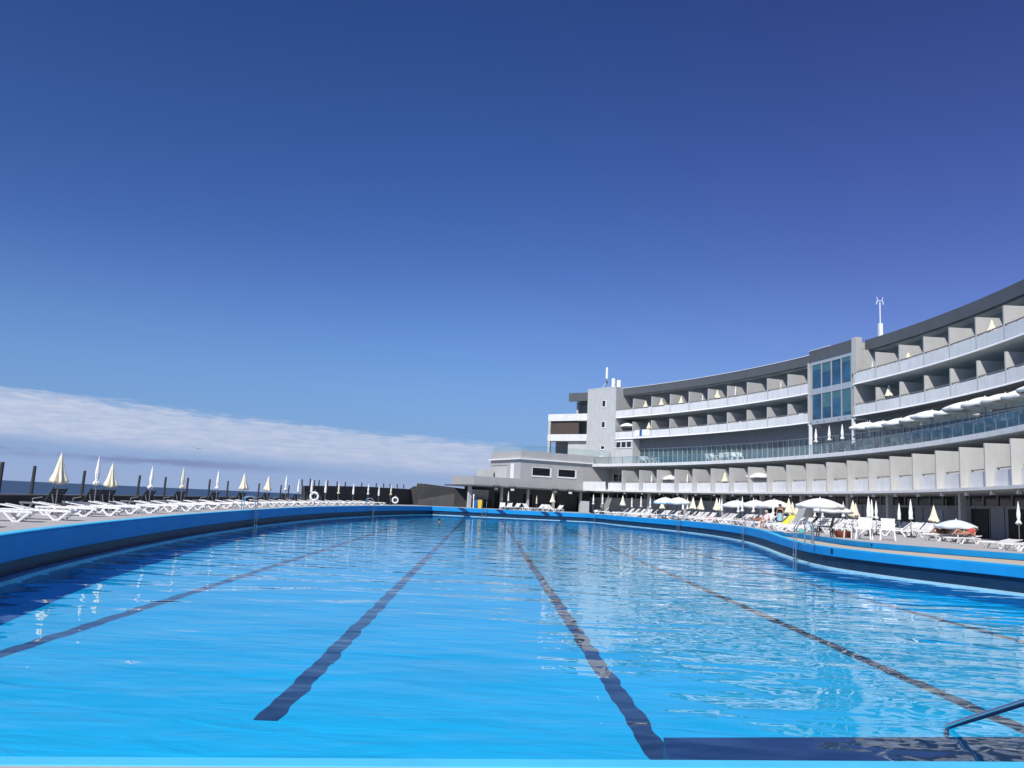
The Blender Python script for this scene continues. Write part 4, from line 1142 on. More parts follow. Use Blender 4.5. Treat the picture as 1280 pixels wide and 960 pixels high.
# open parasols
OP = umb_open(m_canvasw, 1.3, 2.2, .48, 1)
for q, (x, y, Y, sc, lab) in enumerate(((832, 620.5, 83, .95, 'farthest open white parasol over the dense far loungers'), (848.5, 620.5, 80.5, .95, 'second farthest open white parasol, touching the farthest'),
        (921, 624.2, 72, .95, 'open white parasol, first of three overlapping before the standing woman'), (945, 623.8, 69, .95, 'open white parasol in the middle of three overlapping ones'),
        (968, 623.0, 64, 1.05, 'open white parasol behind the standing woman'), (1025, 620.8, 51.5, 1.12, 'broad open white parasol beside the grey slanted pillar'), (1041.5, 629.5, 55, 1.0, 'open white parasol half hidden behind the broad one'))):
    p = at_Y(x, y, Y); s2 = (p.z - DZ) / 2.3
    place(OP, (p.x, p.y, DZ), rr_.uniform(0, 6), lab, 'open parasols on the right deck', (sc, sc, s2))
p = at_Y(1195, 648, 42); OPL = umb_open(mat('pale blue canvas', (.70, .80, .82), .85, .04, 4, .1, 18), .98, 1.5, .42, 2)
place(OPL, (p.x, p.y, DZ), .4, 'low pale blue-white parasol shading the sunbathers by the riser wall'); s2 = (p.z - DZ) / 1.6; OPL.scale = (1, 1, s2)

# lounger rows along the right edge
cnt = {}
def lo(P, ang, row, kind='up'):
    cnt[row] = cnt.get(row, 0) + 1
    lab = {'edge': 'white sun lounger at the right pool edge, %s from the far corner', 'mid': 'white sun lounger in the middle row of the right deck, %s from the far end',
           'back': 'white sun lounger in the row by the hotel wall, %s from the far end', 'near': 'white raised-back lounger above the riser wall, %s from the grey pillar',
           'front': 'white sun lounger close behind the blue riser, %s from the walkway end'}[row] % ORD[cnt[row]]
    g = {'edge': 'loungers at the right pool edge', 'mid': 'loungers in the middle of the right deck', 'back': 'loungers by the hotel wall', 'near': 'raised loungers above the riser wall', 'front': 'loungers behind the riser'}[row]
    return place(LO_UP if kind == 'up' else LO_FLAT, (P[0], P[1], DZ), ang, lab, g)
acc = 0; nx = 1.0; row_i = []
for i in range(nl + len(FAR) - 1, iS - 1):
    acc += (XY[i] - XY[i - 1]).length
    if acc > nx: row_i.append(i); nx = acc + 1.6
for q, i in enumerate(row_i):
    f = face(i)
    # heads towards the building, feet at the water
    lo(off(i, 1.75 + rr_.uniform(-.2, .3)), f + rr_.uniform(-.6, .6), 'edge', 'up' if rr_.random() < .7 else 'flat')
    if q % 4: lo(off(i, 4.3 + rr_.uniform(-.4, .4)), f + rr_.uniform(-.5, .5), 'mid')
    if q % 2 == 0: lo(off(i, 8.0 + rr_.uniform(-.5, .5)), f + rr_.uniform(-.5, .5), 'back')
nr = [(1022, 661), (1030, 660), (1040, 660.5), (1052, 662), (1062, 663), (1071, 663), (1082, 664.5), (1112, 664.5), (1121, 665.5), (1131, 667), (1140, 668), (1150, 669.5), (1158, 671.5)]
for q, (x, y) in enumerate(nr):
    p = at_z(x, y, 1.0); lo((p.x, p.y), pi + rr_.uniform(-.15, .15) + .35, 'near')
fr_ = [(1176, 676.5), (1204, 679.5), (1252, 686), (1278, 689)]
for q, (x, y) in enumerate(fr_):
    p = at_z(x, y, 1.0); lo((p.x, p.y), pi + .45 + rr_.uniform(-.1, .1), 'front', 'up' if q < 1 else 'flat')
# the lounger with the yellow towel
p = at_z(976, 662.5, 1.0); TWL = (p.x, p.y)
o = place(LO_UP, (p.x, p.y, DZ), pi + .3, 'white lounger with a yellow towel over its raised back, beside the standing woman')
mb = MB()
A = .72; c, s_ = cos(A), sin(A)
vs = []; fs = []
for a in range(9):
    for b in range(6):
        d = -.15 + a * .12; y = -.3 + b * .12
        vs.append((-.34 - d * c + .03 * s_, y + .01 * sin(a * 2.1), .43 + d * s_ + .012 * sin(b * 2.3 + a)))
for a in range(8):
    for b in range(5): fs.append((a * 6 + b, a * 6 + b + 1, (a + 1) * 6 + b + 1, (a + 1) * 6 + b))
t = MB().add(vs, fs).build('beach_towel', m_yel, None, loc=(p.x, p.y, DZ)); t.rotation_euler = (0, 0, pi + .3)
md = t.modifiers.new('cloth', 'SOLIDIFY'); md.thickness = .015; md.offset = 0
tag(t, 'bright yellow towel draped over the raised back of a white lounger', 'towel')

# chairs, tables and things on the near right deck
for q, (x, y, a) in enumerate(((1080.5, 674.5, 2.2), (1110, 675.6, 2.3))):
    p = at_z(x, y, 1.0); place(CH_W, (p.x, p.y, DZ), a - 1.2 + pi, ('white slatted plastic chair by the riser wall, nearer the table', 'white slatted plastic chair by the riser wall, farther from the table')[q], 'white chairs by the riser', (1.25, 1.25, 1.15))
p = at_z(1065, 673, 1.0); place(TB_W, (p.x, p.y, DZ), .3, 'white plastic table beside the two slatted chairs')
p = at_z(1031, 671.5, 1.0); place(CH_D, (p.x, p.y, DZ), 2.6, 'black chair with its back to the pool beside the patterned bag', None, (1.25, 1.25, 1.15))
p = at_z(1054, 672.0, 1.0)
bg_ = thing('beach_bag', 'rust patterned beach bag lying beside the white table', 'bag', (p.x, p.y, DZ))
sharp_smooth(MB().lathe([(.02, 0), (.28, .0), (.40, .13), (.46, .30), (.43, .31), (.34, .15), (.05, .1)], 20, lambda ph, i: (1 + .06 * cos(3 * ph), .03 * sin(2 * ph))).build('pouch', m_pat, bg_))
MB().tube([(-.4, 0, .33), (-.25, .1, .52), (0, .14, .58), (.25, .1, .52), (.4, 0, .33)], .02, 6).build('handle', m_whitep, bg_)
p = at_z(1216, 680, 1.0); o = place(TB_W, (p.x, p.y + .6, DZ), .1, 'white plastic table behind the sunbathers under the low parasol')
p = at_z(1001, 672, 1.0)
# grey slanted pillar / buttress by the walkway
sp = thing('slanted_pillar', 'light grey slanted pillar standing between the loungers and the broad parasol', 'pillar', (0, 0, 0))
a = at_z(997, 662.5, 1.0); b = at_z(1009, 662.5, 1.0)
d = (b - a); d.z = 0; back = Vector((d.y, -d.x, 0)).normalized() * -1.0
if back.y < 0: back = -back
q = [a, b, b + back * .5, a + back * .5]
MB().hexa([(v.x, v.y, 1.0) for v in q] + [((v + d * s).x, (v + d * s).y, 2.9) for v, s in zip(q, (1.15, 1.05, 1.05, 1.15))]).build('pillar', m_gwall, sp)

# walkway barrier by the tall ladder
wb = thing('walkway_rail', 'dark steel barrier rail standing at the start of the tan walkway', 'railing')
a = at_z(1006, 681.5, .8); b = at_z(1016, 682, .8); mb = MB()
for v in (a, b): sharp_smooth(MB().tube([(v.x, v.y, .79), (v.x, v.y, 1.72)], .03, 8).build('post', m_pole, wb))
sharp_smooth(MB().tube([(a.x - .8, a.y + .2, 1.25), (a.x, a.y, 1.28), (b.x, b.y, 1.28)], .025, 8).build('bar', m_pole, wb))
# bag and clothes on the barrier
o = MB().lathe([(.03, 0), (.16, .02), (.19, .14), (.12, .24), (.04, .28)], 14, lambda ph, i: (1 + .15 * cos(3 * ph + i), 0)).build('tote_bag', m_teal, None, loc=(at_z(1002.5, 668, 1.0).x, at_z(1002.5, 668, 1.0).y, DZ), smooth=True)
tag(o, 'teal bag standing at the foot of the slanted grey pillar', 'bag')

# small marks on the blue walls
def wallmark(x, y, w, h, label):
    r = wray(x, y)
    best = None
    for i in range(iS, n_out - 1):
        p = off(i, .045); d = abs(p[0] / p[1] - r.x / r.y)
        if best is None or d < best[0]: best = (d, i)
    i = best[1]; p = off(i, .042); z = H + r.z * p[1] / r.y
    o = MB().box(-.012, .004, -w / 2, w / 2, -h / 2, h / 2).build('wall_marking', MATS['lane marker paint'], None, loc=(p[0], p[1], z)); o.rotation_euler = (0, 0, atan2(nrm(i).y, nrm(i).x))
    tag(o, label, 'marking')
wallmark(1040, 688.8, .2, .2, 'small dark square depth mark on the blue wall below the walkway')
def risermark(x, y, w, h, label):
    r = wray(x, y); best = min(range(1, len(W2s)), key=lambda i: abs(W2s[i][0] / W2s[i][1] - r.x / r.y))
    a, b = Vector(W2s[best - 1]), Vector(W2s[best]); d = (b - a).normalized(); nn = Vector((-d.y, d.x))
    if nn.dot(a - Vector((30, 60))) < 0: nn = -nn
    p = b + nn * .052
    o = MB().box(-.004, .012, -w / 2, w / 2, -h / 2, h / 2).build('wall_marking', MATS['lane marker paint'], None, loc=(p.x, p.y, .93)); o.rotation_euler = (0, 0, atan2(nn.y, nn.x)); tag(o, label, 'marking')
risermark(1084, 678, .08, .07, 'first of three tiny dark marks on the riser wall'); risermark(1088, 678.4, .08, .07, 'last of three tiny dark marks on the riser wall')

# far bins and counter things
for q, (x, m, w, h, lab) in enumerate(((594.5, m_bin_b, .3, 1.0, 'blue bin standing under the pavilion next to the yellow one'), (600, m_bin_y, .28, 1.0, 'yellow bin standing under the pavilion next to the blue one'))):
    p = at_Y(x, 625, 108.2)
    b_ = thing('recycling_bin', lab, 'bin', (p.x, p.y, DZ)); MB().hexa([(-w * .8, -w * .8, 0), (w * .8, -w * .8, 0), (w * .8, w * .8, 0), (-w * .8, w * .8, 0), (-w, -w, h), (w, -w, h), (w, w, h), (-w, w, h)]).build('body', m, b_, bevel=.02)
    MB().box(-w * 1.05, w * 1.05, -w * 1.05, w * 1.05, h, h + .07).build('lid', m, b_, bevel=.02)
p = at_Y(592, 625, 108.0); t = thing('towel_stand', 'slim white stand left of the blue bin under the pavilion', 'stand', (p.x, p.y, DZ))
MB().bar((0, 0, 0), (-.02, 0, 1.5), .22, .12).build('post', m_whitep, t); MB().lathe([(.03, 1.5), (.11, 1.52), (.11, 1.7), (.03, 1.74)], 10).build('top', m_whitep, t)
p = at_Y(731, 630, 104.6); t = thing('notice_panel', 'pale grey panel standing at the far right pool corner', 'panel', (p.x, p.y, DZ)); MB().box(-.55, .55, -.05, .05, 0.05, 1.5).build('board', m_grey, t); MB().box(-.6, .6, -.1, .1, 0, .05).build('foot', m_pole, t)

# ------------------------------------------------------------------ balconies and terrace
def on_arc(x, s, z): k_ = arc_k(x, s); return arc(s, k_, z), k_
F3z, F2z, F1z = 14.863, 11.811, 4.17
bal = [(806, .9, F3z, U_CONE, 'third balcony row', 2.0), (825.6, .9, F3z, U_CONE, 'top balcony row', 2.1), (850.5, .9, F3z, U_CONE, 'top balcony row', 2.0), (877.5, .9, F3z, U_SLIM, 'top balcony row', 1.9), (896, .9, F3z, U_CONE, 'top balcony row', 2.2), (919, .9, F3z, U_TIED, 'top balcony row', 2.3), (976, .9, F3z, U_TIED, 'top balcony row', 1.9),
       (1092, .7, F3z, U_SLIM, 'top balcony row', 1.7), (1136.8, .8, F3z, U_CONE, 'top balcony row', 2.05), (1245.5, .8, F3z, U_CONE, 'top balcony row', 2.0),
       (810.5, .7, F2z, U_CONE, 'lower balcony row', 2.0), (1112.5, .6, F2z, U_CONE, 'lower balcony row', 2.2),
       (815.5, S1 + 1.6, F1z, U_SLIM, 'first-floor balcony row', 2.2), (860, S1 + 1.6, F1z, U_SLIM, 'first-floor balcony row', 2.2), (906.5, S1 + 1.5, F1z, U_CONE, 'first-floor balcony row', 2.3)]
bc = {}
for x, s, z, U, rowname, h in bal:
    if rowname == 'third balcony row': rowname = 'top balcony row'
    bc[rowname] = bc.get(rowname, 0) + 1
    p, k_ = on_arc(x, s, z); sc = h / 2.27; w = 1.15 if U is U_CONE else 1.0
    kind_ = 'half-open cream' if U is U_CONE else 'furled white'
    place(U, p, rr_.uniform(0, 6), '%s parasol in the %s, %s from the tower' % (kind_, rowname, ORD[bc[rowname]]), 'closed parasols on the balconies', (sc * w, sc * w, sc))
for x, s, z, lab, h, sc in ((784.5, .9, F2z, 'open white parasol on the lower balcony next to the tower', 2.15, .95), (838.5, S1 + 1.5, F1z, 'small open white parasol on the first-floor balcony nearest the tower', 2.1, .75), (948, S1 + 1.4, F1z, 'wide open white parasol with dark underside on the first-floor balcony', 2.2, 1.05)):
    p, k_ = on_arc(x, s, z); place(OP, p, .3, lab, 'open parasols on the balconies', (sc, sc, h / 2.3))
# white balcony chairs
q = 0
for x, s, z in ((783, .6, F3z), (787.5, .6, F3z), (812, .6, F3z), (833, .6, F3z), (857, .6, F3z), (1148, .6, F3z), (1250, .6, F3z), (1160, .6, F2z), (921, .6, F2z), (998.5, .6, F2z)):
    q += 1; p, k_ = on_arc(x, s, z)
    place(CH_W, p, thk(k_) + rr_.uniform(-1, 1) + pi, 'white plastic chair behind a balcony parapet, %s of those showing' % ORD[q], 'white chairs on the balconies')
# towels hung on the lower balcony
for q, (x, m, lab) in enumerate(((796, m_canvasw, 'white towel hung over the lower balcony parapet, nearest the tower'), (800.5, m_bin_b, 'dark blue towel hung between two white ones on the lower balcony'), (806.5, m_canvasw, 'wide white towel hung over the lower balcony parapet, farthest from the tower'))):
    p, k_ = on_arc(x, -.02, 12.0); w = (.14, .07, .2)[q]
    mb = MB(); arcblock(mb, -.035, -.004, k_ - w, k_ + w, 11.8, 12.62, .1); arcblock(mb, -.035, .17, k_ - w, k_ + w, 12.622, 12.65, .1); o = mb.build('hanging_towel', m); tag(o, lab, 'towel')
# white terrace furniture near the tower
q = 0; tq = 0
for x, tp in ((801, 'c'), (805, 'c'), (809, 't'), (812, 'c'), (817, 'c'), (821, 't'), (886.5, 'c'), (892, 'c'), (897, 't'), (902, 'c'), (907, 'c'), (912, 't'), (918, 'c'), (925, 'c')):
    p, k_ = on_arc(x, -2.7 + (.4 if tp == 't' else rr_.uniform(-.3, .3)), 7.76)
    if tp == 'c': q += 1; place(CH_W, p, rr_.uniform(0, 6), 'white plastic chair on the glass-railed terrace, %s from the tower' % ORD[q], 'white terrace chairs', (1.15, 1.15, 1.05))
    else: tq += 1; place(TB_W, p, 0, 'white round table on the glass-railed terrace, %s from the tower' % ORD[tq], 'white terrace tables', (1.1, 1.1, 1))
# dark restaurant chairs and tables behind the right balustrade
q = 0; tq = 0; kk = 12.0
while kk < 22.2:
    for dk, s in ((-.14, -2.6), (.14, -2.5), (-.1, -1.4)):
        q += 1; p = arc(s + rr_.uniform(-.15, .15), kk + dk, 7.76)
        if q <= 40: place(CH_D, p, rr_.uniform(0, 6), 'dark chair on the restaurant terrace, %s from the stair block' % ORD[q], 'dark restaurant chairs', (1.1, 1.1, 1.05))
    tq += 1; place(TB_D, arc(-2.0, kk, 7.76), 0, 'round grey cafe table on the restaurant terrace, %s from the stair block' % ORD[tq], 'restaurant tables')
    kk += .78
# closed terrace parasols
for q, (x, yt) in enumerate(((1020, 535), (1036.7, 531.7), (1053, 530), (1069, 527.5), (1087.5, 525.3))):
    p, k_ = on_arc(x, -2.5, 7.76); r = wray(x, yt); zt = H + r.z * p.y / r.y; sc = (zt - 7.76) / 2.27
    place(U_TIED, p, rr_.uniform(0, 6), 'tall strapped white parasol on the restaurant terrace, %s from the stair glass' % ORD[q + 1], 'closed parasols on the restaurant terrace', (sc * 1.15, sc * 1.15, sc))
# large open terrace parasols in one overlapping run
BP = umb_open(m_canvasw, 1.55, 2.6, .5, 7)
kk = 13.5; q = 0
while kk < 21.5:
    q += 1
    bp_ = place(BP, arc(-1.9 + rr_.uniform(-.35, .35), kk, 7.76), thk(kk) + rr_.uniform(0, .78), 'large open white parasol shading the restaurant terrace, %s from the stair block' % ORD[q], 'large restaurant parasols', (1, 1, 1 + rr_.uniform(-.03, .03)))
    bp_.rotation_euler[0] = rr_.uniform(-.035, .035); bp_.rotation_euler[1] = rr_.uniform(-.035, .035)
    kk += rr_.uniform(.58, .74)

# ------------------------------------------------------------------ people
def body(name, J, edges, rad, m, parent=None, root='pelvis', sub=2):
    me = bpy.data.meshes.new(name); idx = {k_: i for i, k_ in enumerate(J)}
    me.from_pydata([J[k_] for k_ in J], [(idx[a], idx[b]) for a, b in edges], [])
    o = bpy.data.objects.new(name, me); COL.objects.link(o)
    sk = o.modifiers.new('skin', 'SKIN'); sk.use_smooth_shade = True
    for k_, i in idx.items():
        v = me.skin_vertices[0].data[i]; r = rad[k_]; v.radius = r if isinstance(r, tuple) else (r, r); v.use_root = (k_ == root)
    ss = o.modifiers.new('sub', 'SUBSURF'); ss.levels = sub; ss.render_levels = sub
    me.materials.append(m)
    if parent: o.parent = parent
    return o
RAD = dict(pelvis=(.15, .11), waist=(.125, .09), chest=(.155, .10), neck0=(.07, .06), neck=.048, head0=(.07, .08), head=(.085, .10), crown=(.06, .075))
for s in 'LR':
    RAD.update({'sh' + s: .055, 'el' + s: .04, 'wr' + s: .028, 'hand' + s: (.04, .018), 'tip' + s: (.03, .01), 'hip' + s: .085, 'kn' + s: .058, 'an' + s: .036, 'toe' + s: (.04, .022)})
EDG = [('pelvis', 'waist'), ('waist', 'chest'), ('chest', 'neck0'), ('neck0', 'neck'), ('neck', 'head0'), ('head0', 'head'), ('head', 'crown')]
for s in 'LR': EDG += [('chest', 'sh' + s), ('sh' + s, 'el' + s), ('el' + s, 'wr' + s), ('wr' + s, 'hand' + s), ('hand' + s, 'tip' + s), ('pelvis', 'hip' + s), ('hip' + s, 'kn' + s), ('kn' + s, 'an' + s), ('an' + s, 'toe' + s)]
def fingers(t, J, m):
    for s in 'LR':
        h, tp = Vector(J['hand' + s]), Vector(J['tip' + s]); d = (tp - h).normalized(); side = d.orthogonal().normalized()
        mb = MB()
        for j, ln in enumerate((.06, .072, .066, .05)):
            b = h + d * .03 + side * (-.03 + j * .02); mb.tube([b, b + d * ln * .5 + side.cross(d) * .006, b + d * ln + side.cross(d) * .02], [.009, .0085, .006], 6)
        b = h - d * .02 + side * .03; mb.tube([b, b + side * .03 + d * .03, b + side * .035 + d * .06], [.011, .010, .007], 6)
        mb.build('fingers', m, t, smooth=True)
def face_on(t, hd, fwd_, m, hair):
    hd, f = Vector(hd), Vector(fwd_).normalized(); r = f.cross(Vector((0, 0, 1)))
    if r.length < .1: r = Vector((1, 0, 0))
    r.normalize(); u = r.cross(f)
    MB().tube([hd + f * .085 + u * .0, hd + f * .115 - u * .03, hd + f * .1 - u * .035], [.01, .016, .01], 6).build('nose', m, t, smooth=True)
    for s in (-1, 1):
        MB().lathe([(.002, -.008), (.011, 0), (.002, .008)], 8, c=tuple(hd + f * .092 + r * s * .034 + u * .005)).build('eye', m_black, t, smooth=True)
        MB().lathe([(.004, -.03), (.018, 0), (.004, .03)], 8, c=tuple(hd + r * s * .09 - u * .01)).build('ear', m, t, smooth=True)
    MB().tube([hd + f * .09 - u * .06 - r * .02, hd + f * .096 - u * .062, hd + f * .09 - u * .06 + r * .02], .006, 6).build('mouth', mat('lips', (.35, .10, .08), .5), t, smooth=True)
    # hair: cap over the back and top of the head
    vs = []; fs = []
    for a in range(9):
        for b in range(16):
            th = a / 8 * 1.9; ph = 2 * pi * b / 16; d = (u * cos(th) + (r * cos(ph) + f * sin(ph)) * sin(th)); dp = d.dot(f)
            k_ = .122 if dp < .45 else .096
            vs.append(hd + u * .015 - f * .01 + d * k_)
    for a in range(8):
        for b in range(16): fs.append((a * 16 + b, a * 16 + (b + 1) % 16, (a + 1) * 16 + (b + 1) % 16, (a + 1) * 16 + b))
    MB().add(vs, fs).build('hair', hair, t, smooth=True)
def stand_pose():
    J = dict(pelvis=(0, 0, .93), waist=(0, 0, 1.08), chest=(0, 0, 1.28), neck0=(0, 0, 1.39), neck=(0, .01, 1.45), head0=(0, .02, 1.50), head=(0, .02, 1.58), crown=(0, .01, 1.65),
             shL=(-.17, 0, 1.34), elL=(-.25, -.02, 1.08), wrL=(-.24, .06, .86), handL=(-.235, .09, .78), tipL=(-.23, .11, .70), shR=(.17, 0, 1.34), elR=(.27, -.04, 1.09), wrR=(.22, .08, .90), handR=(.2, .12, .83), tipR=(.18, .15, .76),
             hipL=(-.09, 0, .88), knL=(-.10, .02, .49), anL=(-.10, -.02, .09), toeL=(-.12, .12, .03), hipR=(.09, 0, .88), knR=(.11, .05, .49), anR=(.12, .03, .09), toeR=(.14, .17, .03))
    return J
def lie_pose(back=.75):                        # reclining along +x (feet at +x) on a lounger, back raised by the angle
    c, s = cos(back), sin(back)
    B = lambda d: (-.25 - d * c, 0, .47 + d * s)
    J = dict(pelvis=(-.2, 0, .48), waist=B(.16), chest=B(.36), neck0=B(.47), neck=B(.53), head0=B(.60), head=B(.67), crown=B(.74))
    for S_, s_ in (('L', 1), ('R', -1)):
        b = B(.42)
        J.update({'sh' + S_: (b[0], s_ * .17, b[2]), 'el' + S_: (b[0] + .18, s_ * .27, b[2] - .2), 'wr' + S_: (b[0] + .42, s_ * .25, .50), 'hand' + S_: (b[0] + .50, s_ * .23, .49), 'tip' + S_: (b[0] + .57, s_ * .22, .485),
                  'hip' + S_: (-.13, s_ * .09, .47), 'kn' + S_: (.28, s_ * .10, .46 if s_ > 0 else .66), 'an' + S_: (.68 if s_ > 0 else .55, s_ * .11, .44), 'toe' + S_: (.74 if s_ > 0 else .64, s_ * .13, .52 if s_ > 0 else .43)})
    return J
def seat_pose():                               # sitting upright, facing +x
    J = dict(pelvis=(0, 0, .50), waist=(-.02, 0, .65), chest=(-.03, 0, .86), neck0=(-.01, 0, .97), neck=(0, 0, 1.03), head0=(.02, 0, 1.08), head=(.025, 0, 1.16), crown=(.01, 0, 1.23))
    for S_, s_ in (('L', 1), ('R', -1)):
        J.update({'sh' + S_: (-.03, s_ * .17, .92), 'el' + S_: (.02, s_ * .26, .68), 'wr' + S_: (.24, s_ * .2, .60), 'hand' + S_: (.31, s_ * .18, .59), 'tip' + S_: (.38, s_ * .17, .575),
                  'hip' + S_: (.05, s_ * .09, .49), 'kn' + S_: (.43, s_ * .12, .50), 'an' + S_: (.48, s_ * .12, .09), 'toe' + S_: (.6, s_ * .13, .04)})
    return J
def person(label, P, rz, J, m, hair, fwd_, scale=1.0):
    t = thing('person', label, 'person', P, rz); t.scale = (scale,) * 3
    body('body', J, EDG, RAD, m, t); fingers(t, J, m); face_on(t, J['head'], fwd_, m, hair); return t
# woman standing by the loungers
p = at_z(975, 659.5, 1.0)
w = person('woman standing in a black top and a pale blue wrap among the white loungers', (p.x, p.y, DZ), 2.4, stand_pose(), m_skin, m_hair, (0, 1, 0), 1.03)
sharp_smooth(MB().lathe([(.175, 1.05), (.165, 1.10), (.17, 1.2), (.18, 1.29), (.17, 1.30), (.16, 1.2)], 20, lambda ph, i: (1 - .3 * abs(sin(ph)) ** 2, 0), cap=False).build('top', m_black, w))
sharp_smooth(MB().lathe([(.24, .50), (.225, .7), (.19, .92), (.165, 1.05), (.15, 1.04), (.17, .9), (.21, .6)], 24, lambda ph, i: (1 - .22 * abs(sin(ph)) ** 2 + .03 * cos(9 * ph), 0), cap=False).build('wrap_skirt', m_ltblue, w))
# two seated figures near her
p = at_z(958, 660.5, 1.0)
w = person('pale older person in a pink and white top sitting by the pool edge', (p.x, p.y, DZ - .06), -2.6, seat_pose(), m_skin, m_hairw, (1, 0, 0))
sharp_smooth(MB().lathe([(.2, .5), (.185, .66), (.215, .86), (.16, .97), (.07, 1.0)], 20, lambda ph, i: (1 - .22 * abs(cos(ph)) ** 2 + .02 * cos(5 * ph), 0), c=(-.02, 0, 0), cap=False).build('shirt', mat('pale pink shirt', (.78, .62, .60), .8, .2, 14), w))
st_ = place(CH_W, (p.x, p.y, DZ), -2.6, 'white plastic chair under the pale older person by the pool edge')
p = at_z(964.5, 658.5, 1.0)
w = person('tanned person in dark swimwear sitting behind the pale older person', (p.x, p.y, DZ - .06), -2.2, seat_pose(), m_skin2, m_hair, (1, 0, 0))
sharp_smooth(MB().lathe([(.19, .42), (.19, .56), (.17, .62)], 18, cap=False).build('swim_shorts', m_black, w))
st_ = place(CH_D, (p.x, p.y, DZ), -2.2, 'dark chair under the tanned person in dark swimwear')
# sunbathers under the low parasol
p = at_z(1176, 676.5, 1.0)
w = person('tanned sunbather reclining on a raised white lounger close to the riser wall', (p.x, p.y, DZ), pi + .45, lie_pose(.72), m_skin2, m_hair, (.6, 0, .8))
sharp_smooth(MB().lathe([(.17, -.1), (.17, .1)], 16, cap=False).build('swim_shorts', m_black, w)); w.children[-1].matrix_local = Matrix.Translation((-.18, 0, .49)) @ Matrix.Rotation(pi / 2, 4, 'Y') @ Matrix.Diagonal((.72, 1, 1, 1))
p = at_z(1204, 679.5, 1.0)
w = person('sunbather in a red top lying on the white lounger under the low parasol', (p.x, p.y, DZ), pi + .45, lie_pose(.3), m_skin, m_hair, (.3, 0, .95))
sharp_smooth(MB().lathe([(.175, -.2), (.19, .0), (.175, .18)], 16, cap=False).build('top', m_red, w)); w.children[-1].matrix_local = Matrix.Translation((-.52, 0, .57)) @ Matrix.Rotation(pi / 2 + .3, 4, 'Y') @ Matrix.Diagonal((.72, 1, 1, 1))
# towels on right loungers
def towel(x, y, m, label, rz):
    p = at_z(x, y, 1.0); vs = []; fs = []
    for a in range(10):
        for b in range(7):
            xx, yy = -.55 + a * .12, -.36 + b * .12
            z = .41 + .008 * sin(a * 1.7 + b); 
            if abs(yy) > .33: z = .22; yy *= .98
            vs.append((xx, yy, z))
    for a in range(9):
        for b in range(6): fs.append((a * 7 + b, a * 7 + b + 1, (a + 1) * 7 + b + 1, (a + 1) * 7 + b))
    t = MB().add(vs, fs).build('beach_towel', m, None, loc=(p.x, p.y, DZ)); t.rotation_euler = (0, 0, rz); md = t.modifiers.new('cloth', 'SOLIDIFY'); md.thickness = .014; md.offset = 0
    tag(t, label, 'towel')
i_ = row_i[min(len(row_i) - 1, 27)]
p = off(i_, 1.9); pr_ = None
def towel_at(P, m, label, rz):
    towel(0, 0, m, label, rz) if False else None
def towel_xy(P, m, label, rz):
    t0 = len(COL.objects); vs = []; fs = []
    for a in range(10):
        for b in range(7):
            xx, yy = -.25 + a * .12, -.36 + b * .12; z = .41 + .008 * sin(a * 1.7 + b)
            if abs(yy) > .33: z = .24
            vs.append((xx, yy, z))
    for a in range(9):
        for b in range(6): fs.append((a * 7 + b, a * 7 + b + 1, (a + 1) * 7 + b + 1, (a + 1) * 7 + b))
    t = MB().add(vs, fs).build('beach_towel', m, None, loc=(P[0], P[1], DZ)); t.rotation_euler = (0, 0, rz); md = t.modifiers.new('cloth', 'SOLIDIFY'); md.thickness = .014; md.offset = 0
    tag(t, label, 'towel')
E_L = [o for o in COL.objects if o.name.startswith('sun_lounger') and str(o.get('group', '')) == 'loungers at the right pool edge']
for q, (j, m, lab) in enumerate(((13, m_red, 'red towel spread over a lounger at the right pool edge'), (17, m_pink, 'pink towel spread over a lounger at the right pool edge'), (21, m_ltblue, 'pale blue towel spread over a lounger at the pool edge'))):
    if j < len(E_L): o = E_L[j]; towel_xy(o.location, m, lab, o.rotation_euler[2])
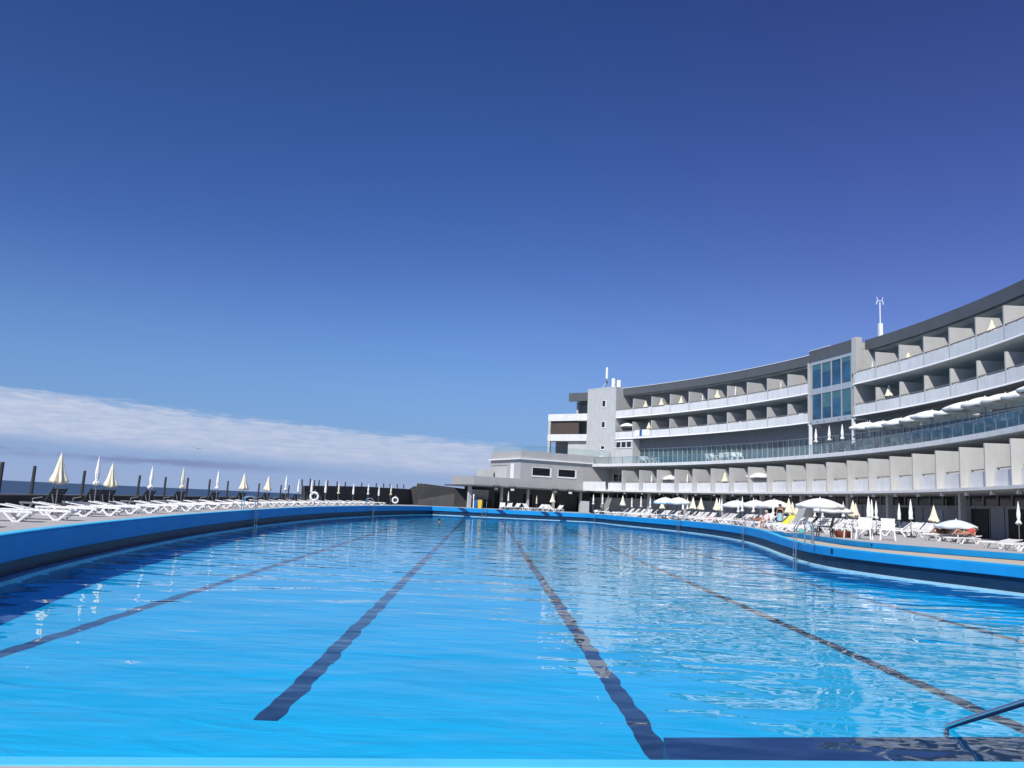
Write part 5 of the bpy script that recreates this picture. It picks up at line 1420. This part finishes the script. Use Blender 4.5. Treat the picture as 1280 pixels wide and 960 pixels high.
# reclining and sitting guests further along the edge
guests = [(19, 'tanned guest lying on a lounger at the far part of the pool edge', m_skin2, m_hair), (27, 'pale guest lying on a lounger at the pool edge before the open parasols', m_skin, m_hairw)]
for j, lab, m, hr_ in guests:
    if j < len(E_L):
        o = E_L[j]; w = person(lab, o.location, o.rotation_euler[2], lie_pose(.5), m, hr_, (.5, 0, .85))
# swimmer
p = at_z(549, 652.3, 0)
t = thing('person', 'swimmer with only head and shoulders above the water at the far end', 'person', (p.x, p.y, -.32), 1.9)
J = dict(pelvis=(0, 0, -.15), waist=(0, 0, .0), chest=(0, 0, .16), neck0=(0, 0, .28), neck=(0, 0, .34), head0=(.02, 0, .40), head=(.02, 0, .48), crown=(.01, 0, .55))
for S_, s_ in (('L', 1), ('R', -1)): J.update({'sh' + S_: (0, s_ * .18, .24), 'el' + S_: (.15, s_ * .36, .22), 'wr' + S_: (.35, s_ * .3, .27), 'hand' + S_: (.43, s_ * .27, .29), 'tip' + S_: (.5, s_ * .25, .29)})
body('body', J, [e for e in EDG if e[0] in J and e[1] in J], RAD, m_skin, t); fingers(t, J, m_skin); face_on(t, J['head'], (1, 0, 0), m_skin, m_hair)
# gull
p = at_Y(247, 561, 140)
g_ = thing('seagull', 'small gull gliding low over the sea below the cloud bank', 'bird', (p.x, p.y, p.z), .4)
MB().lathe([(.01, -.34), (.06, -.2), (.09, 0), (.07, .2), (.02, .32)], 8).build('body', mat('gull feathers', (.35, .36, .38), .8), g_, smooth=True); g_.children[0].rotation_euler = (pi / 2, 0, 0)
for s in (-1, 1):
    MB().add([(s * .05, -.1, .04), (s * .05, .12, .04), (s * .5, .1, .18), (s * .5, -.1, .16), (s * 1.0, -.08, .05), (s * .95, .0, .06), (s * .05, .0, .0), (s * .5, 0, .13)], [(0, 1, 2, 3), (3, 2, 5, 4), (1, 0, 6), (2, 1, 6, 7), (0, 3, 7, 6), (3, 4, 7), (5, 2, 7), (4, 5, 7)]).build('wing', MATS['gull feathers'], g_)
